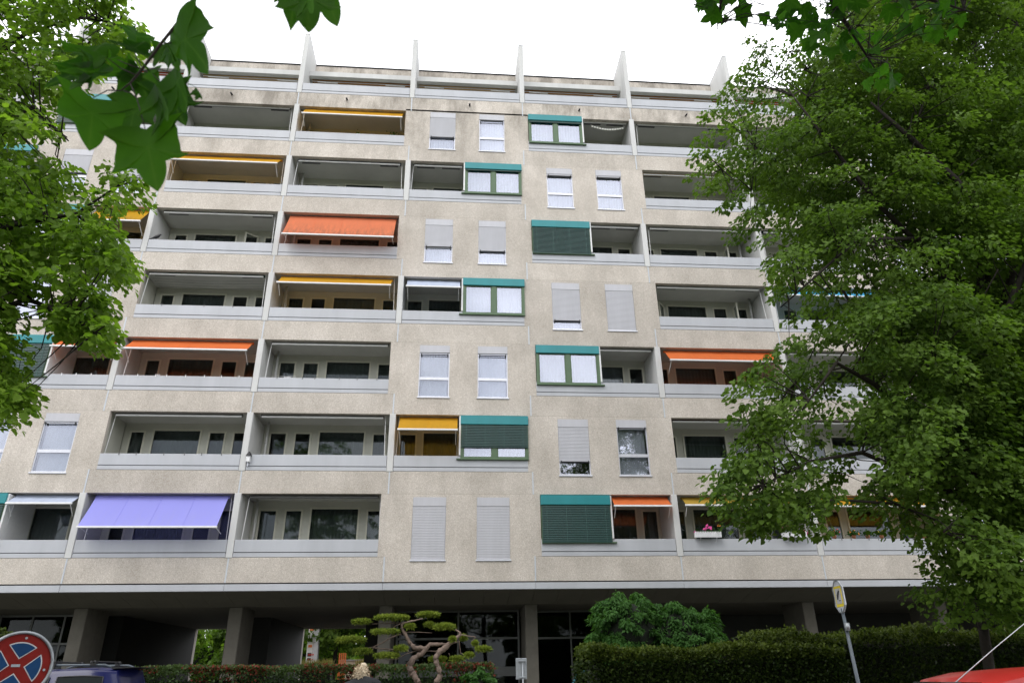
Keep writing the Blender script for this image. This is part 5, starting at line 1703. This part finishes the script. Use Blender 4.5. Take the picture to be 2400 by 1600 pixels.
    for sg in (-1, 1):
        MB().blob((x + x0[0] + .10, y + sg * x0[1] * .72, x0[3] - .13), .10, .17, .08, 10, 6).build('headlight', MT['lamp_white'], t, True)
        MB().blob((x + xe[0] - .03, y + sg * xe[1] * .86, xe[3] - .18), .06, .09, .16, 10, 6).build('tail_light', MT['lamp_red'], t, True)
        MB().blob((x + glass_spans[0][0] + .12, y + sg * (st[3][1] + .12), st[4][3] + .10), .06, .11, .075, 10, 6).build('mirror', MT['trim'], t, True)
    MB().cbox(x + x0[0] - .05, x + x0[0] + .25, y - x0[1] * .96, y + x0[1] * .96, .30, .52, .03).build('bumper', MT['trim'], t)
    MB().cbox(x + xe[0] - .22, x + xe[0] + .06, y - xe[1] * .96, y + xe[1] * .96, .32, .55, .03).build('bumper', MT['trim'], t)
    return t


# dark blue short off-roader, rear to the right
bx, by = -9.42, 15.2
suv = [(0, .70, .42, .80, .84, .60), (.25, .82, .32, .88, .94, .66), (.95, .86, .30, .98, 1.04, .70), (1.15, .86, .30, 1.02, 1.10, .70), (1.80, .86, .30, 1.06, 1.74, .60), (2.05, .86, .30, 1.06, 1.80, .60), (2.9, .86, .30, 1.08, 1.82, .60), (3.42, .85, .30, 1.09, 1.79, .60), (3.62, .84, .34, 1.09, 1.26, .64), (3.70, .80, .38, 1.02, 1.06, .66)]
t = car('off_road_car', bx, by, suv, (.72, 2.98), car_paint('dark_blue_paint', (0.007, 0.010, 0.075)), 'dark blue short off-road car with roof rack beside the hedge', [(1.40, 2.28, 1.92, 2.30), (2.42, 3.30, 2.44, 3.22)])
for sg in (-1, 1):
    MB().tube([(bx + 2.0, by + sg * .52, 1.83), (bx + 2.15, by + sg * .52, 1.875), (bx + 3.15, by + sg * .52, 1.87), (bx + 3.3, by + sg * .52, 1.82)], .020, 6).build('roof_rail', MT['dark_post'], t, True)
for xx in (2.25, 2.95):
    MB().tube([(bx + xx, by - .60, 1.925), (bx + xx, by + .60, 1.925)], .018, 6).build('rack_bar', MT['trim'], t)
    for sg in (-1, 1):
        MB().cbox(bx + xx - .05, bx + xx + .05, by + sg * .53 - .04, by + sg * .53 + .04, 1.85, 1.94, .01).build('rack_foot', MT['trim'], t)
MB().add([(bx + 3.30, by - .58, 1.80), (bx + 3.30, by + .58, 1.80), (bx + 3.66, by + .55, 1.815), (bx + 3.66, by - .55, 1.815), (bx + 3.30, by - .58, 1.835), (bx + 3.30, by + .58, 1.835), (bx + 3.66, by + .55, 1.828), (bx + 3.66, by - .55, 1.828)],
         [(0, 3, 2, 1), (4, 5, 6, 7), (0, 1, 5, 4), (2, 3, 7, 6), (1, 2, 6, 5), (3, 0, 4, 7)]).build('spoiler', MT['trim'], t)

# red hatchback close to the lens, front to the left
rx, ry = 3.0, 7.30
hatch = [(0, .66, .36, .64, .67, .56), (.22, .78, .26, .74, .79, .62), (.95, .83, .22, .90, .95, .66), (1.20, .83, .22, .95, 1.02, .66), (1.92, .83, .22, .98, 1.485, .575), (2.25, .83, .22, .985, 1.545, .58), (2.75, .83, .22, .99, 1.575, .58), (3.2, .83, .22, 1.0, 1.565, .57), (3.55, .82, .22, 1.01, 1.50, .56), (3.86, .80, .26, 1.0, 1.12, .60), (3.95, .76, .34, .92, .96, .62)]
t = car('hatchback_car', rx, ry, hatch, (.74, 3.22), car_paint('red_paint', (0.42, 0.025, 0.022)), 'red hatchback with roof aerial parked at the lower right corner', [(1.42, 2.62, 2.02, 2.64), (2.76, 3.62, 2.76, 3.42)])
ab = Vector((rx + 1.66, ry - .40, 1.44))
MB().cbox(ab.x - .10, ab.x + .06, ab.y - .03, ab.y + .03, ab.z - .02, ab.z + .035, .01).build('aerial_base', MT['trim'], t)
MB().tube([ab + Vector((0, 0, .02)), ab + Vector((.52, 0, .33)), ab + Vector((1.10, 0, .66))], [.0048, .004, .003], 6).build('aerial', MT['alu'], t, True)


# ------------------------------------------------------------------ signs
MT['sign_red'] = plain('sign_red', (0.18, 0.012, 0.009), .55, spec=.12, var=.15, scale=8)  # red and blue darkened in colour, carrying the shadow on the sign
MT['sign_blue'] = plain('sign_blue', (0.009, 0.045, 0.125), .55, spec=.12, var=.15, scale=8)
MT['sign_white'] = plain('sign_white', (0.45, 0.45, 0.46), .5, var=.06)
MT['sign_yellow'] = plain('sign_yellow', (0.70, 0.55, 0.03), .5, var=.06)
MT['galv'] = plain('galvanised_steel', (0.30, 0.32, 0.34), .42, metal=.55, var=.15, scale=12)

# no-stopping disc: local axes (u right, v up) on a tilted plate facing the lens
sc_ = at_d(38, 1560, 6.9)
t = thing('no_stopping_sign', (sc_.x, sc_.y, 0), 'round red no-stopping sign with four blue sectors on a post', 'sign')
nrm_ = (Vector((0, 0, EYE)) - sc_); nrm_.z = 0; nrm_.normalize()
nrm_ = (nrm_ + Vector((.30, 0, 0))).normalized()
uax = Vector((0, 0, 1)).cross(nrm_).normalized(); vax = Vector((0, 0, 1))
lean = Matrix.Rotation(-.10, 3, nrm_)
uax, vax = lean @ uax, lean @ vax
def SP(u, v, h=0.0): return sc_ + uax * u + vax * v + nrm_ * h
def disc(nm, pts, h0, h1, mat, par):
    n = len(pts)
    MB().add([SP(u, v, h0) for u, v in pts] + [SP(u, v, h1) for u, v in pts], [tuple(range(n - 1, -1, -1)), tuple(range(n, 2 * n))] + [(i, (i + 1) % n, n + (i + 1) % n, n + i) for i in range(n)]).build(nm, mat, par)
circ = [(.30 * math.cos(q * math.pi / 24), .30 * math.sin(q * math.pi / 24)) for q in range(48)]
plate = None
disc('plate', circ, -.012, 0.0, MT['sign_red'], t)
MB().tube([SP(.306 * math.cos(q * math.pi / 24), .306 * math.sin(q * math.pi / 24), .008) for q in range(49)], .016, 6, False).build('rim', MT['galv'], t, True)
for q in range(4):
    a0 = q * math.pi / 2 + math.pi / 4
    for mat, r0, r1, ins, h in (('sign_white', .062, .218, .062, .002), ('sign_blue', .079, .207, .074, .004)):
        # sector apex offset from centre leaves the red cross between the four fields
        mid = a0 + math.pi / 4
        pts = []
        half = math.pi / 4 - math.asin(ins * .62 / r1)
        for i in range(13):
            th = mid - half + 2 * half * i / 12
            pts.append((r1 * math.cos(th), r1 * math.sin(th)))
        ap = ins * 1.15 - (0 if mat == 'sign_white' else -.0)
        pts.append((ap * math.cos(mid) * .88, ap * math.sin(mid) * .88))
        disc('blue_field' if mat == 'sign_blue' else 'white_border', pts, h - .0015, h, MT[mat], t)
disc('sticker', [(-.045, -.012), (.03, -.004), (.028, .02), (-.047, .012)], .0055, .0065, MT['galv'], t)
for (u, v) in ((.0, .255), (.25, -.01)):
    MB().tube([SP(u, v, .0), SP(u, v, .008)], .012, 8).build('bolt', MT['galv'], t)
MB().tube([(sc_.x - nrm_.x * .045, sc_.y - nrm_.y * .045, 0.12), tuple(SP(0, .12, -.045))], .03, 10).build('post', MT['galv'], t, True)

# elongated octagonal notice on a leaning post
so = at(1966, 1397, 10.0)
t = thing('dog_notice_sign', (so.x + .04, 10.0, 0), 'narrow octagonal yellow and white notice with black bird pictogram on grey post', 'sign')
nrm_ = Vector((-1.0, .02, 0)).normalized()
sc_ = so
uax = Vector((0, 0, 1)).cross(nrm_).normalized(); vax = Vector((0, 0, 1))
W_, H_ = .13, .205
octp = [(-.045, -H_), (.045, -H_), (W_, -.115), (W_, .115), (.045, H_), (-.045, H_), (-W_, .115), (-W_, -.115)]
disc('plate', octp, -.02, 0, MT['silver'], t)
MB().tube([SP(u, v, .002) for u, v in octp + octp[:1]], .011, 6, False).build('rim', MT['galv'], t)
disc('notice', [(-.10, -.135), (.10, -.135), (.10, .135), (-.10, .135)], .001, .004, MT['sign_yellow'], t)
disc('notice_field', [(-.075, -.095), (.075, -.095), (.075, .105), (-.075, .105)], .0045, .007, MT['sign_white'], t)
disc('pictogram', [(-.045, -.035), (-.02, -.045), (.01, .0), (.05, .065), (.03, .085), (-.01, .05), (-.035, .015)], .0075, .009, MT['black_metal'], t)
disc('pictogram', [(.0, -.06), (.05, -.06), (.05, -.05), (.0, -.05)], .0075, .009, MT['black_metal'], t)
pt_ = SP(0, -H_, -.01)
MB().tube([(so.x + .05, 10.0, .12), (pt_.x, pt_.y, pt_.z + .05)], [.028, .022], 9).build('post', MT['dark_post'], t, True)
MB().tube([(pt_.x + .005, pt_.y - .03, pt_.z - .24), (pt_.x + .01, pt_.y - .03, pt_.z - .14)], .035, 8).build('clamp', MT['galv'], t, True)

# back of a small plate on a thin post
p = at(1222, 1566, 12.0)
t = thing('plate_on_post', (p.x, 12.0, 0), 'small blank grey plate on a thin post before the entrance column', 'sign')
MB().cbox(p.x - .085, p.x + .085, 12.0, 12.02, p.z - .15, p.z + .15, .006).build('plate', MT['galv'], t)
MB().tube([(p.x + .02, 11.985, .12), (p.x + .02, 11.985, p.z + .12)], .013, 8).build('post', MT['galv'], t, True)
for dz in (-.12, .11):
    MB().cbox(p.x - .04, p.x + .07, 11.965, 11.998, p.z + dz - .012, p.z + dz + .012, .004).build('clamp', MT['galv'], t)

# teal hand rail
p = at(1362, 1588, 17.0)
t = thing('hand_rail', (p.x, 17.6, 0), 'bent teal hand rail at the left end of the tall hedge', 'railing')
MT['teal_tube'] = plain('teal_tube', (0.03, 0.17, 0.22), .4)
MB().tube([(p.x - .12, 17.4, 0), (p.x - .12, 17.4, p.z - .1), (p.x - .02, 17.4, p.z + .05), (p.x + .15, 17.4, p.z + .13), (p.x + .9, 17.4, p.z + .14)], .028, 8).build('tube', MT['teal_tube'], t, True)
MB().tube([(p.x + .8, 17.4, 0), (p.x + .8, 17.4, p.z + .14)], .024, 8).build('post', MT['teal_tube'], t, True)


# ------------------------------------------------------------------ person bending in front of the hedge
MT['skin'] = plain('skin', (0.52, 0.27, 0.20), .55, var=.08, scale=9)
MT['hair'] = plain('blonde_hair', (0.60, 0.50, 0.36), .7, var=.3, scale=40)
MT['black_cloth'] = plain('black_cloth', (0.014, 0.015, 0.018), .9, var=.3, scale=14, bump=.2)
MT['jeans'] = plain('dark_trousers', (0.03, 0.035, 0.05), .9, var=.2, scale=12)


def skinned(name, verts, edges, radii, mat, parent, root=0, sub=2):
    me = bpy.data.meshes.new(name)
    me.from_pydata([tuple(v) for v in verts], edges, [])
    o = bpy.data.objects.new(name, me)
    COL.objects.link(o)
    sk = o.modifiers.new('skin', 'SKIN')
    if not me.skin_vertices:
        bpy.context.view_layer.objects.active = o
    lay = me.skin_vertices[0].data
    for i, r in enumerate(radii):
        lay[i].radius = (r, r) if not isinstance(r, tuple) else r
        lay[i].use_root = (i == root)
    ss = o.modifiers.new('sub', 'SUBSURF'); ss.levels = sub; ss.render_levels = sub
    dg = bpy.context.evaluated_depsgraph_get()
    ev = bpy.data.meshes.new_from_object(o.evaluated_get(dg))
    bpy.data.objects.remove(o)
    ev.materials.clear(); ev.materials.append(mat)
    ev.polygons.foreach_set('use_smooth', [True] * len(ev.polygons))
    ev.name = name
    return link(name, ev, parent)


hx, hy = at(846, 1580, 10.0).x, 10.0
person = thing('person', (hx + .05, hy + .1, 0.12), 'person with pale blonde hair and dark top, head bowed, before the hedge', 'person')
def Pn(x, y, z): return Vector((hx + x, hy - y, z + (.05 if 1.1 < z < 1.56 else 0)))
V = [Pn(.05, .12, .98), Pn(.05, .10, 1.16), Pn(.05, .05, 1.34), Pn(.03, .0, 1.47), Pn(.01, -.04, 1.545),
     Pn(.22, .02, 1.46), Pn(.30, -.02, 1.20), Pn(.24, -.18, 1.02),
     Pn(-.15, .02, 1.44), Pn(-.22, -.04, 1.18), Pn(-.14, -.20, 1.02),
     Pn(.14, .12, .92), Pn(.15, .08, .56), Pn(.15, .12, .20), Pn(.15, .02, .16),
     Pn(-.04, .12, .92), Pn(-.05, .08, .56), Pn(-.05, .12, .20), Pn(-.05, .02, .16)]
E = [(0, 1), (1, 2), (2, 3), (3, 4), (3, 5), (5, 6), (6, 7), (3, 8), (8, 9), (9, 10), (0, 11), (11, 12), (12, 13), (13, 14), (0, 15), (15, 16), (16, 17), (17, 18)]
Rr = [(.16, .12), (.15, .11), (.17, .12), (.13, .10), (.055, .055), .075, .055, .04, .075, .055, .04, .095, .07, .05, .04, .095, .07, .05, .04]
skinned('body', V, E, Rr, MT['black_cloth'], person)
MB().tube([Pn(.14, .12, .95), Pn(.15, .08, .56), Pn(.15, .12, .2)], [.115, .085, .065], 10).build('trousers', MT['jeans'], person, True)
MB().tube([Pn(-.04, .12, .95), Pn(-.05, .08, .56), Pn(-.05, .12, .2)], [.115, .085, .065], 10).build('trousers', MT['jeans'], person, True)
# head bowed forward, seen from behind
hd = MB()
hc = Pn(.0, -.05, 1.625)
hd.blob(hc, .078, .098, .105, 16, 12)
hd.blob(hc + Vector((0, .075, -.055)), .052, .045, .062, 12, 8)
hd.tube([hc + Vector((0, -.03, -.15)), hc + Vector((0, -.03, -.06))], [.06, .055], 12)
head = hd.build('head', MT['skin'], person, True)
MB().tube([hc + Vector((0, .108, -.005)), hc + Vector((0, .135, -.045)), hc + Vector((0, .118, -.055))], [.008, .015, .010], 8).build('nose', MT['skin'], head, True)
for s in (-1, 1):
    MB().blob(hc + Vector((s * .03, .098, -.015)), .012, .008, .007, 8, 6).build('eye', MT['black_metal'], head, True)
    MB().blob(hc + Vector((s * .080, .0, -.02)), .010, .022, .032, 8, 6).build('ear', MT['skin'], head, True)
MB().blob(hc + Vector((0, .112, -.082)), .022, .006, .006, 8, 6).build('mouth', MT['sign_red'], head, True)
hr = random.Random(3)
hm = MB()
for q in range(900):      # short loose strands over the skull
    d = Vector((hr.gauss(0, 1), hr.gauss(-.35, 1), hr.gauss(.45, .9))).normalized()
    if d.z < -.62 or (d.y > .55 and d.z < .35): continue
    p0 = hc + Vector((d.x * .080, d.y * .100, d.z * .106))
    dr = (d * .55 + Vector((hr.gauss(0, .35), hr.gauss(-.25, .3), hr.gauss(-.55, .3)))).normalized()
    L_ = hr.uniform(.03, .055)
    sd = dr.cross(d)
    if sd.length < .05: continue
    sd = sd.normalized() * .007
    hm.add([p0 - sd, p0 + sd, p0 + dr * L_ * .6 + sd * .7 + d * .004, p0 + dr * L_, p0 + dr * L_ * .6 - sd * .7 + d * .004], [(0, 1, 2, 3, 4)])
hm.blob(hc + Vector((.004, -.014, .026)), .083, .096, .090, 18, 12, .02, hr)
hm.blob(hc + Vector((.025, -.03, .105)), .042, .046, .034, 12, 8, .10, hr)
hm.build('hair', MT['hair'], person, True)
for s, w_ in ((1, 7), (-1, 10)):
    b0 = V[w_]
    fm = MB()
    fm.blob(b0 + Vector((0, .05, -.03)), .035, .05, .02, 10, 6)
    for q in range(4):
        f0 = b0 + Vector((-.027 + q * .018, .085, -.035))
        fm.tube([f0, f0 + Vector((0, .03, -.012)), f0 + Vector((0, .045 + .006 * (q % 3), -.035))], [.009, .0085, .007], 6)
    fm.tube([b0 + Vector((-s * .03, .04, -.03)), b0 + Vector((-s * .05, .07, -.04)), b0 + Vector((-s * .045, .09, -.055))], [.010, .009, .008], 6)
    fm.build('hand', MT['skin'], person, True)
for xx in (.15, -.05):
    MB().blob(Pn(xx, -.03, .165), .05, .13, .045, 12, 8).build('shoe', MT['trim'], person, True)
